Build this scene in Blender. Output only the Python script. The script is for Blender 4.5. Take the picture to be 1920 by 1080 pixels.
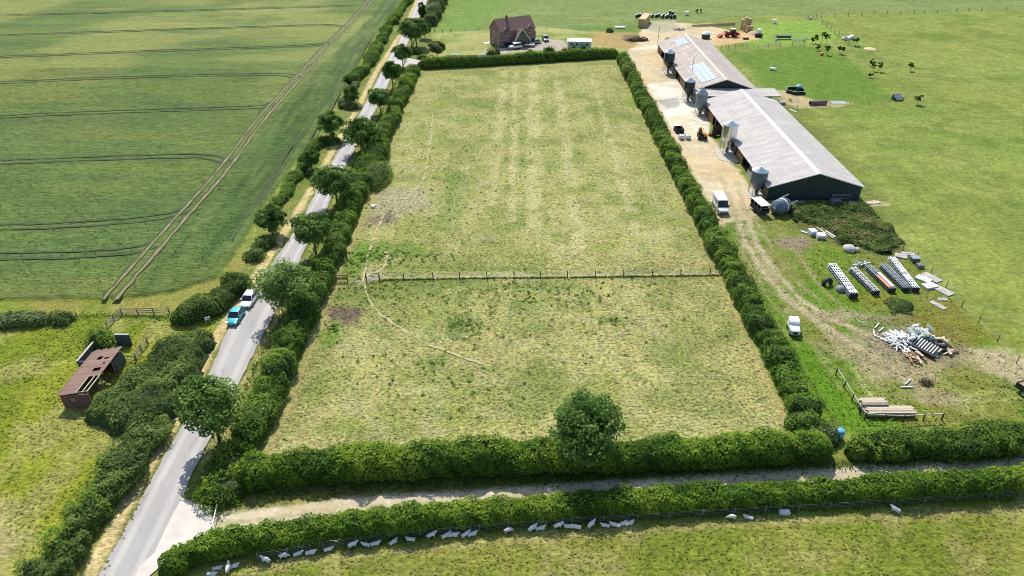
import bpy, bmesh, math, random
import numpy as np
from mathutils import Vector, Matrix
random.seed(7)
RNG = np.random.default_rng(11)
for o in list(bpy.data.objects): bpy.data.objects.remove(o)
S = bpy.context.scene
COL = S.collection
# ------------------------------------------------------------ camera, sky, sun
H = 60.0; FPX = 1300.0; PITCH = math.atan(836.0 / FPX)
cd = bpy.data.cameras.new('camera'); cam = bpy.data.objects.new('camera', cd); COL.objects.link(cam)
cam.location = (0, 0, H); cam.rotation_euler = (math.pi / 2 - PITCH, 0, 0)
cd.sensor_width = 36.0; cd.lens = 36.0 * FPX / 1920.0
cd.clip_start = 0.5; cd.clip_end = 6000
S.camera = cam
SUN_EL = math.radians(50); SUN_AZ = math.atan2(-0.20, 1.0)
w = bpy.data.worlds.new("World"); S.world = w; w.use_nodes = True
nt = w.node_tree; bg = nt.nodes['Background']
sky = nt.nodes.new('ShaderNodeTexSky'); sky.sky_type = 'NISHITA'; sky.sun_disc = False
sky.sun_elevation = SUN_EL; sky.sun_rotation = SUN_AZ
nt.links.new(sky.outputs[0], bg.inputs[0]); bg.inputs[1].default_value = 0.15
sd = bpy.data.lights.new('sun', 'SUN'); sd.energy = 4.4; sd.angle = math.radians(0.5); sd.color = (1.0, 0.955, 0.89)
sun = bpy.data.objects.new('sun', sd); COL.objects.link(sun); sun.location = (0, 0, 100)
sdir = Vector((math.cos(SUN_EL) * math.sin(SUN_AZ), math.cos(SUN_EL) * math.cos(SUN_AZ), math.sin(SUN_EL)))
sun.rotation_euler = sdir.to_track_quat('Z', 'Y').to_euler()
S.view_settings.view_transform = 'Standard'; S.view_settings.look = 'None'
S.cycles.filter_width = 1.0
S.view_settings.exposure = 0.38; S.view_settings.gamma = 1.0
# ------------------------------------------------------------ survey helper: where a sight line meets the ground (metres)
CP, SP = math.cos(PITCH), math.sin(PITCH)
def G(u, v, h=0.0):
    a = (v - 540) / FPX; down = SP + a * CP; fwd = CP - a * SP
    return ((u - 960) / FPX / down * (H - h), fwd / down * (H - h))
def GA(pts, h=0.0): return np.array([G(p[0], p[1], h) for p in pts], float)
# ------------------------------------------------------------ numpy noise
_LAT = RNG.random((256, 256))
def vnoise(x, y, s=1.0, seed=0):
    x = np.asarray(x) / s + seed * 17.31 + 1000; y = np.asarray(y) / s + seed * 9.77 + 1000
    xi = np.floor(x).astype(int); yi = np.floor(y).astype(int)
    fx = x - xi; fy = y - yi; fx = fx * fx * (3 - 2 * fx); fy = fy * fy * (3 - 2 * fy)
    g = lambda a, b: _LAT[a % 256, b % 256]
    return (g(xi, yi) * (1 - fx) + g(xi + 1, yi) * fx) * (1 - fy) + (g(xi, yi + 1) * (1 - fx) + g(xi + 1, yi + 1) * fx) * fy
def fbm(x, y, s=1.0, seed=0, o=3):
    r = 0; a = 1; t = 0
    for k in range(o): r = r + a * vnoise(x, y, s / 2 ** k, seed + k * 3); t += a; a *= .5
    return r / t
def sstep(a, b, x):
    t = np.clip((x - a) / (b - a), 0, 1); return t * t * (3 - 2 * t)
def lin(r, g, b, k=1.0):
    f = lambda c: ((c / 255 + .055) / 1.055) ** 2.4 if c / 255 > .04045 else c / 255 / 12.92
    return np.array([f(r) * k, f(g) * k, f(b) * k])
# ------------------------------------------------------------ materials
MATS = {}
def newmat(name):
    m = bpy.data.materials.new(name); m.use_nodes = True
    return m, m.node_tree, m.node_tree.nodes['Principled BSDF']
def M(name, col, rough=.6, metal=0.0, var=.15, vs=1.5, bump=0.0, spec=.4):
    if name in MATS: return MATS[name]
    m, t, p = newmat(name); n = t.nodes; L = t.links
    tc = n.new('ShaderNodeTexCoord'); nz = n.new('ShaderNodeTexNoise'); nz.inputs['Scale'].default_value = vs
    nz.inputs['Detail'].default_value = 5; L.new(tc.outputs['Object'], nz.inputs['Vector'])
    mr = n.new('ShaderNodeMapRange'); mr.inputs[1].default_value = .25; mr.inputs[2].default_value = .75
    mr.inputs[3].default_value = 1 - var; mr.inputs[4].default_value = 1 + var; L.new(nz.outputs[0], mr.inputs[0])
    mx = n.new('ShaderNodeVectorMath'); mx.operation = 'SCALE'; mx.inputs[0].default_value = tuple(col)
    L.new(mr.outputs[0], mx.inputs['Scale']); L.new(mx.outputs[0], p.inputs['Base Color'])
    p.inputs['Roughness'].default_value = rough; p.inputs['Metallic'].default_value = metal
    p.inputs['Specular IOR Level'].default_value = spec
    if bump:
        b = n.new('ShaderNodeBump'); b.inputs['Strength'].default_value = bump; b.inputs['Distance'].default_value = .05
        L.new(nz.outputs[0], b.inputs['Height']); L.new(b.outputs[0], p.inputs['Normal'])
    MATS[name] = m; return m
def leaf_mat(name, dark, mid, light, transl=.25):
    m, t, p = newmat(name); n = t.nodes; L = t.links
    at = n.new('ShaderNodeAttribute'); at.attribute_name = 'lv'
    cr = n.new('ShaderNodeValToRGB'); e = cr.color_ramp.elements
    e[0].color = (*dark, 1); e[1].color = (*light, 1); e[0].position = .05; e[1].position = .95
    k = e.new(.5); k.color = (*mid, 1)
    L.new(at.outputs['Fac'], cr.inputs[0]); L.new(cr.outputs[0], p.inputs['Base Color'])
    p.inputs['Roughness'].default_value = .7; p.inputs['Specular IOR Level'].default_value = .06
    tr = n.new('ShaderNodeBsdfTranslucent'); L.new(cr.outputs[0], tr.inputs[0])
    ms = n.new('ShaderNodeMixShader'); ms.inputs[0].default_value = transl
    L.new(p.outputs[0], ms.inputs[1]); L.new(tr.outputs[0], ms.inputs[2])
    L.new(ms.outputs[0], n['Material Output'].inputs[0]); return m
def ground_mat(name, fine=3.0, amp=.45, stretch=(1, 1, 1), bump=.6, dist=.12, rot=0.0, rough=.9, mid=.7, midamp=.25, dark=.0):
    m, t, p = newmat(name); n = t.nodes; L = t.links
    tc = n.new('ShaderNodeTexCoord'); mp = n.new('ShaderNodeMapping'); mp.inputs['Scale'].default_value = stretch
    mp.inputs['Rotation'].default_value = (0, 0, rot); L.new(tc.outputs['Object'], mp.inputs[0])
    def nz(s, d=4, r=.6, src=mp):
        k = n.new('ShaderNodeTexNoise'); k.inputs['Scale'].default_value = s; k.inputs['Detail'].default_value = d
        k.inputs['Roughness'].default_value = r; L.new(src.outputs[0], k.inputs['Vector']); return k
    def rng(src, a, b, c, d):
        k = n.new('ShaderNodeMapRange'); k.inputs[1].default_value = a; k.inputs[2].default_value = b
        k.inputs[3].default_value = c; k.inputs[4].default_value = d; L.new(src.outputs[0], k.inputs[0]); return k
    def mul(a, b, op='MULTIPLY'):
        k = n.new('ShaderNodeMath'); k.operation = op; L.new(a.outputs[0], k.inputs[0]); L.new(b.outputs[0], k.inputs[1]); return k
    n1 = nz(fine, 3, .65); n2 = nz(mid, 4, .6); n3 = nz(.07, 3, .5)
    f = mul(mul(rng(n1, .32, .68, 1 - amp, 1 + amp), rng(n2, .3, .7, 1 - midamp, 1 + midamp)), rng(n3, .3, .7, .92, 1.08))
    at = n.new('ShaderNodeAttribute'); at.attribute_name = 'gc'
    sc = n.new('ShaderNodeVectorMath'); sc.operation = 'SCALE'
    # hue drifts from straw to green patch by patch
    n4 = nz(.9, 4, .6); hue = n.new('ShaderNodeMixRGB'); hue.blend_type = 'MULTIPLY'
    hue.inputs[2].default_value = (.86, 1.0, .74, 1); L.new(rng(n4, .42, .68, 0, .75).outputs[0], hue.inputs[0])
    L.new(at.outputs['Color'], hue.inputs[1]); L.new(hue.outputs[0], sc.inputs[0]); L.new(f.outputs[0], sc.inputs['Scale'])
    L.new(sc.outputs[0], p.inputs['Base Color']); p.inputs['Roughness'].default_value = rough
    p.inputs['Specular IOR Level'].default_value = .08
    b = n.new('ShaderNodeBump'); b.inputs['Strength'].default_value = bump; b.inputs['Distance'].default_value = dist
    L.new(n1.outputs[0], b.inputs['Height']); L.new(b.outputs[0], p.inputs['Normal'])
    return m
# ------------------------------------------------------------ object helpers
def tag(o, label=None, cat=None, group=None, kind=None):
    if label: o['label'] = label
    if cat: o['category'] = cat
    if group: o['group'] = group
    if kind: o['kind'] = kind
    return o
def thing(name, label, cat, x=0, y=0, z=0, rz=0, group=None, parent=None):
    o = bpy.data.objects.new(name, None); COL.objects.link(o); o.location = (x, y, z); o.rotation_euler = (0, 0, rz)
    o.empty_display_size = .5
    return tag(o, label, cat, group)
def npmesh(name, v, f, mats, parent=None, smooth=False, midx=None, attrs=None):
    v = np.asarray(v, dtype=np.float32); f = np.asarray(f, dtype=np.int32)
    me = bpy.data.meshes.new(name); nf, k = f.shape
    me.vertices.add(len(v)); me.vertices.foreach_set('co', v.ravel())
    me.loops.add(nf * k); me.loops.foreach_set('vertex_index', f.ravel())
    me.polygons.add(nf); me.polygons.foreach_set('loop_start', np.arange(0, nf * k, k, dtype=np.int32))
    me.polygons.foreach_set('loop_total', np.full(nf, k, dtype=np.int32))
    me.polygons.foreach_set('use_smooth', np.full(nf, smooth))
    for m in mats: me.materials.append(m)
    if midx is not None: me.polygons.foreach_set('material_index', np.asarray(midx, dtype=np.int32))
    for an, (ty, dat) in (attrs or {}).items():
        a = me.attributes.new(an, ty, 'POINT')
        a.data.foreach_set('value' if ty == 'FLOAT' else 'color', np.asarray(dat, dtype=np.float32).ravel())
    me.update(calc_edges=True)
    o = bpy.data.objects.new(name, me); COL.objects.link(o)
    if parent: o.parent = parent
    return o
class MB:
    def __init__(s): s.v = []; s.f = []; s.m = []; s.mats = []; s.sm = []
    def mi(s, mat):
        if mat not in s.mats: s.mats.append(mat)
        return s.mats.index(mat)
    def add(s, vs, fs, mat, smooth=False):
        b = len(s.v); s.v += [tuple(x) for x in vs]; k = s.mi(mat)
        for f in fs: s.f.append([b + i for i in f]); s.m.append(k); s.sm.append(smooth)
        return s
    def box(s, x0, x1, y0, y1, z0, z1, mat):
        vs = [(x0, y0, z0), (x1, y0, z0), (x1, y1, z0), (x0, y1, z0), (x0, y0, z1), (x1, y0, z1), (x1, y1, z1), (x0, y1, z1)]
        return s.add(vs, [(0, 3, 2, 1), (4, 5, 6, 7), (0, 1, 5, 4), (1, 2, 6, 5), (2, 3, 7, 6), (3, 0, 4, 7)], mat)
    def obox(s, c, sz, mat, rz=0, ry=0, rx=0):
        R = Matrix.Rotation(rz, 3, 'Z') @ Matrix.Rotation(ry, 3, 'Y') @ Matrix.Rotation(rx, 3, 'X'); c = Vector(c)
        h = [x / 2 for x in sz]
        vs = [c + R @ Vector((a * h[0], b * h[1], d * h[2])) for d in (-1, 1) for a, b in ((-1, -1), (1, -1), (1, 1), (-1, 1))]
        return s.add(vs, [(0, 3, 2, 1), (4, 5, 6, 7), (0, 1, 5, 4), (1, 2, 6, 5), (2, 3, 7, 6), (3, 0, 4, 7)], mat)
    def tube(s, p0, p1, r0, r1, mat, n=8, caps=True):
        p0 = Vector(p0); p1 = Vector(p1); d = (p1 - p0); q = d.to_track_quat('Z', 'Y')
        vs = []
        for p, r in ((p0, r0), (p1, r1)):
            for i in range(n):
                a = 2 * math.pi * i / n; vs.append(p + q @ Vector((r * math.cos(a), r * math.sin(a), 0)))
        s.add(vs, [(i, (i + 1) % n, n + (i + 1) % n, n + i) for i in range(n)], mat, n > 6)
        if caps: s.add(vs[:n], [tuple(reversed(range(n)))], mat); s.add(vs[n:], [tuple(range(n))], mat)
        return s
    def bar(s, p0, p1, w, h, mat):
        p0 = Vector(p0); p1 = Vector(p1); d = (p1 - p0); q = d.to_track_quat('Z', 'Y'); vs = []
        for p in (p0, p1):
            for a, b in ((-1, -1), (1, -1), (1, 1), (-1, 1)): vs.append(p + q @ Vector((a * w / 2, b * h / 2, 0)))
        return s.add(vs, [(0, 3, 2, 1), (4, 5, 6, 7), (0, 1, 5, 4), (1, 2, 6, 5), (2, 3, 7, 6), (3, 0, 4, 7)], mat)
    def lathe(s, prof, mat, n=20, c=(0, 0, 0), axis='Z', a0=0, rib=0):
        vs = []
        for (r, z) in prof:
            for i in range(n):
                a = 2 * math.pi * i / n + a0; rr = r * (1 + (rib if i % 2 else 0))
                p = (rr * math.cos(a), rr * math.sin(a), z)
                if axis == 'Y': p = (p[0], p[2], p[1])
                if axis == 'X': p = (p[2], p[0], p[1])
                vs.append((p[0] + c[0], p[1] + c[1], p[2] + c[2]))
        fs = []
        for k in range(len(prof) - 1):
            for i in range(n): fs.append((k * n + i, k * n + (i + 1) % n, (k + 1) * n + (i + 1) % n, (k + 1) * n + i))
        return s.add(vs, fs, mat, True)
    def prism(s, pts, z0, z1, mat, top=None):
        n = len(pts); vs = [(x, y, z0) for x, y in pts] + [(x, y, z1) for x, y in pts]
        s.add(vs, [(i, (i + 1) % n, n + (i + 1) % n, n + i) for i in range(n)] + [tuple(range(n, 2 * n))], mat); return s
    def xprism(s, pts, x0, x1, mat):   # profile in (y,z) swept along x
        n = len(pts); vs = [(x0, y, z) for y, z in pts] + [(x1, y, z) for y, z in pts]
        return s.add(vs, [(i, (i + 1) % n, n + (i + 1) % n, n + i) for i in range(n)] + [tuple(range(n, 2 * n)), tuple(reversed(range(n)))], mat)
    def yprism(s, pts, y0, y1, mat):   # profile in (x,z) swept along y
        n = len(pts); vs = [(x, y0, z) for x, z in pts] + [(x, y1, z) for x, z in pts]
        return s.add(vs, [(i, (i + 1) % n, n + (i + 1) % n, n + i) for i in range(n)] + [tuple(range(n, 2 * n)), tuple(reversed(range(n)))], mat)
    def build(s, name, parent=None, fix=True):
        me = bpy.data.meshes.new(name); me.from_pydata(s.v, [], s.f)
        for m in s.mats: me.materials.append(m)
        me.polygons.foreach_set('material_index', s.m); me.polygons.foreach_set('use_smooth', s.sm)
        if fix:
            b = bmesh.new(); b.from_mesh(me); bmesh.ops.recalc_face_normals(b, faces=b.faces); b.to_mesh(me); b.free()
        me.update(); o = bpy.data.objects.new(name, me); COL.objects.link(o)
        if parent: o.parent = parent
        return o
def dup(root, x, y, rz=None, label=None, sc=None, group=None, z=None):
    def cp(o, par):
        c = o.copy(); COL.objects.link(c)
        if par: c.parent = par
        for ch in o.children: cp(ch, c)
        return c
    r = cp(root, None); r.location = (x, y, root.location.z if z is None else z)
    if rz is not None: r.rotation_euler[2] = rz
    if sc: r.scale = (sc, sc, sc)
    if label: r['label'] = label
    if group: r['group'] = group
    return r
# ------------------------------------------------------------ polygons and lines as soft masks
def seg_dist(X, Y, P, closed=False):
    d = np.full(X.shape, 1e9); n = len(P)
    for i in range(n if closed else n - 1):
        ax, ay = P[i]; bx, by = P[(i + 1) % n]; vx, vy = bx - ax, by - ay; L2 = vx * vx + vy * vy + 1e-9
        t = np.clip(((X - ax) * vx + (Y - ay) * vy) / L2, 0, 1)
        d = np.minimum(d, np.hypot(X - ax - t * vx, Y - ay - t * vy))
    return d
def inside(X, Y, P):
    c = np.zeros(X.shape, bool); n = len(P)
    for i in range(n):
        ax, ay = P[i]; bx, by = P[(i + 1) % n]
        if ay == by: continue
        k = ((ay > Y) != (by > Y)) & (X < (bx - ax) * (Y - ay) / (by - ay) + ax); c ^= k
    return c
def polymask(X, Y, P, soft=1.0, nz=1.0, ns=3.0, seed=0):
    P = np.asarray(P); m = soft + nz + 1; out = np.zeros(X.shape)
    k = (X > P[:, 0].min() - m) & (X < P[:, 0].max() + m) & (Y > P[:, 1].min() - m) & (Y < P[:, 1].max() + m)
    x, y = X[k], Y[k]; d = seg_dist(x, y, P, True); d = np.where(inside(x, y, P), d, -d)
    d = d + (fbm(x, y, ns, seed) - .5) * 2 * nz; out[k] = sstep(-soft, soft, d); return out
def linemask(X, Y, P, wd, soft=.5, nz=.3, ns=2.0, seed=0):
    P = np.asarray(P); m = wd + soft + nz + 1; out = np.zeros(X.shape)
    k = (X > P[:, 0].min() - m) & (X < P[:, 0].max() + m) & (Y > P[:, 1].min() - m) & (Y < P[:, 1].max() + m)
    x, y = X[k], Y[k]; d = wd / 2 - seg_dist(x, y, P) + (fbm(x, y, ns, seed) - .5) * 2 * nz
    out[k] = sstep(-soft, soft, d); return out
# ------------------------------------------------------------ THE GROUND
def axis(parts):
    a = []
    for s, e, st in parts: a += list(np.arange(s, e, st))
    return np.array(a + [parts[-1][1]])
xs = axis([(-3000, -600, 600), (-600, -240, 60), (-240, -62, .9), (-62, 108, .42), (108, 240, .9), (240, 600, 60), (600, 3000, 600)])
ys = axis([(-400, 0, 50), (0, 36, 6), (36, 145, .4), (145, 345, .7), (345, 600, 50), (600, 3600, 600)])
GX, GY = np.meshgrid(xs, ys); X = GX.ravel(); Y = GY.ravel()
C = np.zeros((len(X), 3)); K = .62
def c255(r, g, b): return lin(r, g, b, K)
def paint(mask, col, a=1.0):
    global C
    m = (mask * a)[:, None]; C = C * (1 - m) + np.asarray(col)[None, :] * m
C[:] = c255(146, 156, 74)
# far field behind the house, right hand pastures
paint(sstep(.35, .65, fbm(X, Y, 30, 1)), c255(146, 162, 80), .7)
paint(sstep(.45, .7, fbm(X, Y, 9, 2)), c255(122, 138, 62), .6)
paint(sstep(.55, .75, fbm(X, Y, 4, 19)), c255(164, 168, 92), .5)
paint(sstep(.56, .72, fbm(X * .6, Y, 16, 20)), c255(112, 136, 52), .5)
paint(sstep(.5, .75, fbm(X * .4, Y, 6, 7)), c255(160, 170, 88), .35)
P_far = GA([(825, 60), (1160, 60), (1250, 45), (1420, 30), (1540, 28), (1600, 26), (2600, 0), (2600, -40), (700, -40), (840, 0)])
paint(polymask(X, Y, P_far, 1.5, 1), c255(134, 149, 84), .85)
paint(polymask(X, Y, P_far, 1.5, 1) * sstep(.5, .7, fbm(X * .3, Y, 5, 14)), c255(148, 164, 100), .5)
paint(polymask(X, Y, GA([(840, -20), (1000, -20), (900, 60), (815, 62)]), 8, 6, 12), c255(124, 156, 66), .7)
paint(polymask(X, Y, GA([(1370, 98), (1540, 85), (1590, 110), (1680, 188), (1560, 197), (1440, 165)]), 2, 2, 5), c255(106, 138, 48), .8)
paint(polymask(X, Y, GA([(1390, 70), (1410, 45), (1530, 38), (1575, 62), (1560, 80), (1400, 85)]), 2, 1), c255(146, 178, 72), .8)
paint(polymask(X, Y, GA([(1420, 175), (1500, 200), (1560, 260), (1660, 380), (1720, 420), (1560, 420), (1400, 200)]), 3, 4, 6), c255(122, 130, 66), .75)
# crop
P_crop = GA([(-900, 566), (0, 562), (190, 561), (275, 556), (330, 545), (407, 522), (440, 477), (490, 395), (575, 272), (652, 160), (692, 82), (757, 0), (790, -45), (-1600, -45), (-1600, 300)])
m_crop = polymask(X, Y, P_crop, .35, .25, 2)
crop = c255(106, 128, 69)
paint(m_crop, crop)
nc = sstep(.42, .66, fbm(X * .35, Y, 12, 4)); paint(m_crop * nc, c255(128, 144, 72), .5)
paint(m_crop * sstep(130, 260, Y) * sstep(.3, .6, fbm(X, Y, 40, 8)), c255(158, 162, 92), .8)
paint(m_crop * sstep(.55, .7, fbm(X * .3, Y, 14, 6)), c255(150, 148, 76), .32)
paint(m_crop * sstep(.5, .75, fbm(X * .5, Y, 9, 9)), c255(92, 116, 64), .4)
mhd = m_crop * polymask(X, Y, GA([(240, 562), (380, 400), (455, 297), (545, 187), (598, 131), (690, 40), (740, -20), (800, -20), (700, 100), (600, 290), (500, 430), (400, 560)]), 1, .5)
paint(mhd, c255(94, 120, 62), .6); paint(mhd * sstep(.5, .66, fbm(X * 1.6, Y * .22, 3, 16)), c255(70, 98, 50), .6); paint(mhd * sstep(.52, .7, fbm(X * 1.6 + 40, Y * .22, 3, 17)), c255(126, 142, 84), .5)
# headland right of main tramlines is darker green with streaks along it
# grass strips between crop and shed field
P_strip = GA([(-900, 566), (190, 562), (275, 557), (330, 546), (405, 522), (445, 470), (470, 480), (440, 540), (330, 590), (-900, 610)])
ms = polymask(X, Y, P_strip, .6, .6) * (1 - m_crop); paint(ms, c255(158, 152, 78)); paint(ms * sstep(.4, .6, fbm(X, Y, 5, 3)), c255(132, 150, 56), .8)
P_ls = GA([(-900, 598), (0, 590), (240, 590), (310, 600), (400, 600), (400, 640), (380, 700), (0, 1500), (-1500, 1500)])
ml = polymask(X, Y, P_ls, .8, .6); paint(ml, c255(154, 160, 54)); paint(ml * sstep(.42, .62, fbm(X, Y, 6, 5)), c255(120, 140, 40), .7)
paint(ml * sstep(.5, .68, fbm(X, Y * .7, 4, 12)), c255(178, 170, 104), .6)
paint(ml * polymask(X, Y, GA([(-60, 940), (30, 950), (60, 1000), (0, 1100), (-90, 1100)]), 2, 1.5), c255(196, 180, 128), .8)
# land along the road, both sides: rough grass
P_rd = GA([(150, 1100), (330, 770), (440, 545), (470, 470), (575, 275), (660, 155), (765, 0), (835, 0), (790, 110), (715, 320), (620, 520), (500, 850), (420, 960), (380, 1010), (300, 1100)])
mr_ = polymask(X, Y, P_rd, .7, .5) * (1 - m_crop); paint(mr_, c255(126, 142, 66)); paint(mr_ * sstep(.4, .6, fbm(X, Y, 3, 15)), c255(152, 148, 84), .7)
P_path = GA([(160, 1095), (170, 1075), (217, 980), (265, 897), (315, 810), (345, 760), (375, 695), (410, 627), (470, 532), (512, 470), (537, 430), (587, 350), (630, 270), (665, 212), (677, 190), (705, 135), (730, 97), (745, 72), (760, 50), (782, 0), (800, -40)])
paint(linemask(X, Y, P_path, 1.5, .3, .3, 1.5), c255(232, 206, 150), .97)
P_rv = GA([(372, 880), (396, 830), (455, 712), (522, 582), (565, 497), (617, 395), (647, 322), (697, 232), (731, 165), (768, 85), (795, 32), (808, 0), (826, -40)]); P_rv[:, 0] += .7
paint(linemask(X, Y, P_rv, 1.0, .4, .45, 1.5, 3), c255(196, 180, 122), .85)
# the paddock
P_pad = GA([(492, 866), (560, 695), (622, 521), (685, 392), (712, 322), (738, 235), (780, 133), (1162, 112), (1352, 515), (1495, 812), (1400, 840)])
m_pad = polymask(X, Y, P_pad, .5, .3)
paint(m_pad, c255(194, 186, 120))
far = sstep(95, 150, Y)
paint(m_pad * far, c255(184, 182, 112), .8)
paint(m_pad * sstep(.45, .62, fbm(X, Y, 7, 21)), c255(160, 166, 90), .7)
paint(m_pad * sstep(.54, .7, fbm(X, Y, 3.2, 23)), c255(196, 190, 134), .55)
paint(m_pad * sstep(.58, .72, fbm(X, Y, 10, 25)), c255(136, 150, 76), .5)
paint(m_pad * sstep(.60, .70, fbm(X, Y, 2.2, 27)), c255(134, 148, 76), .4)
for u0, v0, u1, v1, wd in ((945, 135, 925, 385, 2.6), (968, 130, 960, 410, 1.4), (1000, 128, 1002, 430, 3.2), (1045, 150, 1085, 460, 2.6), (1110, 140, 1195, 440, 1.6), (880, 300, 850, 420, 2)):
    paint(m_pad * linemask(X, Y, GA([(u0, v0), (u1, v1)]), wd, .8, .9, 4, int(u0)) * sstep(.3, .55, fbm(X, Y, 4, int(u0) + 1)), c255(222, 210, 154), .6)
for u0, v0, u1, v1, wd in ((860, 330, 840, 430, 4), (1080, 380, 1200, 384, 1.2), (700, 525, 1100, 540, 2.5), (720, 500, 1000, 505, 1.8)):
    paint(m_pad * linemask(X, Y, GA([(u0, v0), (u1, v1)]), wd, .8, 1.2, 4, int(u0)), c255(120, 146, 66), .5)
for (u, v, rx, ry, col, a) in ((745, 375, 8, 9, (188, 178, 142), .8), (712, 412, 4.2, 3, (150, 136, 112), .85), (645, 590, 3.2, 3.4, (128, 112, 96), .9), (672, 582, 2, 1, (136, 120, 100), .6),
        (690, 520, 2.5, 3, (196, 178, 146), .8), (730, 470, 9, 4, (108, 142, 56), .6), (665, 490, 3.5, 6, (112, 150, 52), .7), (872, 610, 3.4, 4.2, (100, 130, 62), .55), (620, 625, 2, 4, (110, 148, 44), .6),
        (700, 545, 12, 4, (116, 140, 66), .5), (715, 330, 2.2, 8, (140, 165, 60), .7), (1150, 600, 3, 2, (112, 136, 58), .6), (810, 680, 3, 1.6, (112, 140, 56), .5), (640, 800, 4, 2, (140, 158, 74), .5), (1195, 190, 4, 7, (140, 165, 60), .6),
        (685, 375, 2, 3, (190, 160, 100), .5)):
    cx, cy = G(u, v); d = 1 - np.hypot((X - cx) / rx, (Y - cy) / ry) + (fbm(X, Y, 2.0, int(u)) - .5) * 1.3
    paint(m_pad * sstep(-.1, .45, d), c255(*col), a)
paint(linemask(X, Y, GA([(715, 522), (862, 519.5), (1064, 517), (1350, 513)]), .7, .3, .2), c255(214, 200, 150), .8)
# dry rim round the paddock
rim = m_pad * sstep(2.2, .4, seg_dist(X, Y, P_pad, True)); paint(rim, c255(184, 168, 112), .7)
# garden of the house
mg = polymask(X, Y, GA([(812, 110), (815, 62), (925, 56), (1000, 50), (1065, 55), (1120, 62), (1190, 70), (1195, 95), (1100, 100), (890, 106)]), 1.2, 1.2)
paint(mg, c255(182, 180, 112)); paint(mg * sstep(.48, .64, fbm(X, Y, 8, 31)), c255(132, 156, 72), .8)
paint(polymask(X, Y, GA([(1080, 56), (1190, 60), (1195, 50), (1060, 48)]), 2, 2), c255(108, 138, 66), .8)
paint(polymask(X, Y, GA([(1110, 58), (1195, 62), (1230, 78), (1190, 92), (1110, 88)]), 2, 2, 4), c255(196, 164, 108), .8)
paint(polymask(X, Y, GA([(1165, 66), (1205, 66), (1212, 76), (1185, 80), (1165, 74)]), 1, 1.5, 2), c255(120, 104, 92), .75)
paint(polymask(X, Y, GA([(885, 110), (902, 98), (937, 91), (1000, 84), (1030, 74), (1055, 76), (1066, 92), (1040, 93), (960, 97), (915, 106)]), .5, .2), c255(206, 190, 176))
paint(linemask(X, Y, GA([(735, 118), (790, 117), (840, 112), (890, 108)]), 3, .4, .3), c255(206, 196, 168))
# yard and track east of the paddock
P_east = GA([(1163, 110), (1200, 92), (1240, 100), (1330, 250), (1438, 378), (1612, 380), (1650, 400), (1700, 470), (1800, 580), (1860, 640), (1925, 700), (2100, 800), (1990, 815), (1500, 812), (1352, 515)])
me_ = polymask(X, Y, P_east, .8, .8, 4); paint(me_, c255(134, 142, 66))
paint(me_ * sstep(.42, .6, fbm(X, Y, 6, 41)), c255(104, 142, 38), .85); paint(me_ * sstep(.5, .68, fbm(X, Y, 9, 43)) * sstep(-.1, .1, X - 45), c255(150, 144, 72), .5)
P_scr = GA([(1490, 385), (1640, 400), (1700, 470), (1640, 480), (1560, 450), (1480, 425)]); paint(polymask(X, Y, P_scr, 1.5, 1.5), c255(112, 110, 60), .9)
P_yard = GA([(1170, 100), (1196, 84), (1200, 60), (1215, 40), (1300, 44), (1395, 62), (1430, 72), (1345, 86), (1250, 70), (1235, 90), (1265, 130), (1322, 190), (1330, 250), (1400, 340), (1440, 385), (1425, 400), (1385, 412), (1350, 420), (1320, 370), (1235, 215)])
m_yard = polymask(X, Y, P_yard, .7, .8, 3); paint(m_yard, c255(232, 210, 176))
paint(m_yard * sstep(.45, .65, fbm(X, Y, 5, 51)), c255(236, 206, 160), .8)
paint(m_yard * sstep(.5, .7, fbm(X, Y, 2.5, 53)), c255(206, 186, 156), .5)
P_conc = GA([(1213, 158), (1262, 152), (1290, 155), (1326, 215), (1330, 248), (1300, 262), (1268, 255)])
m_conc = polymask(X, Y, P_conc, .25, .15); paint(m_conc, c255(252, 242, 226), .95)
paint(m_conc * sstep(.5, .65, fbm(X, Y, 4, 55)), c255(238, 216, 178), .7)
paint(m_conc * polymask(X, Y, GA([(1232, 188), (1270, 182), (1276, 200), (1250, 205)]), .6, .6), c255(192, 184, 178), .9)
paint(polymask(X, Y, GA([(1180, 92), (1232, 82), (1234, 90), (1190, 95)]), .4, .3), c255(236, 224, 200))
paint(polymask(X, Y, GA([(1213, 40), (1265, 38), (1275, 55), (1240, 62), (1212, 56)]), 1, 1), c255(196, 184, 158), .9)
paint(polymask(X, Y, GA([(1290, 46), (1335, 42), (1330, 50), (1285, 56)]), .8, .8), c255(206, 190, 140), .9)
paint(polymask(X, Y, GA([(1335, 70), (1400, 55), (1430, 72), (1345, 88)]), 1, 1), c255(226, 182, 130), .8)
paint(me_ * polymask(X, Y, GA([(1425, 545), (1475, 585), (1560, 690), (1625, 785), (1560, 800), (1500, 790), (1400, 600)]), 1, 1.2), c255(104, 144, 36), .8)
paint(me_ * polymask(X, Y, GA([(1470, 470), (1620, 470), (1560, 570), (1640, 590), (1560, 575)]), 1.5, 1.5), c255(116, 146, 46), .6)
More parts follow.
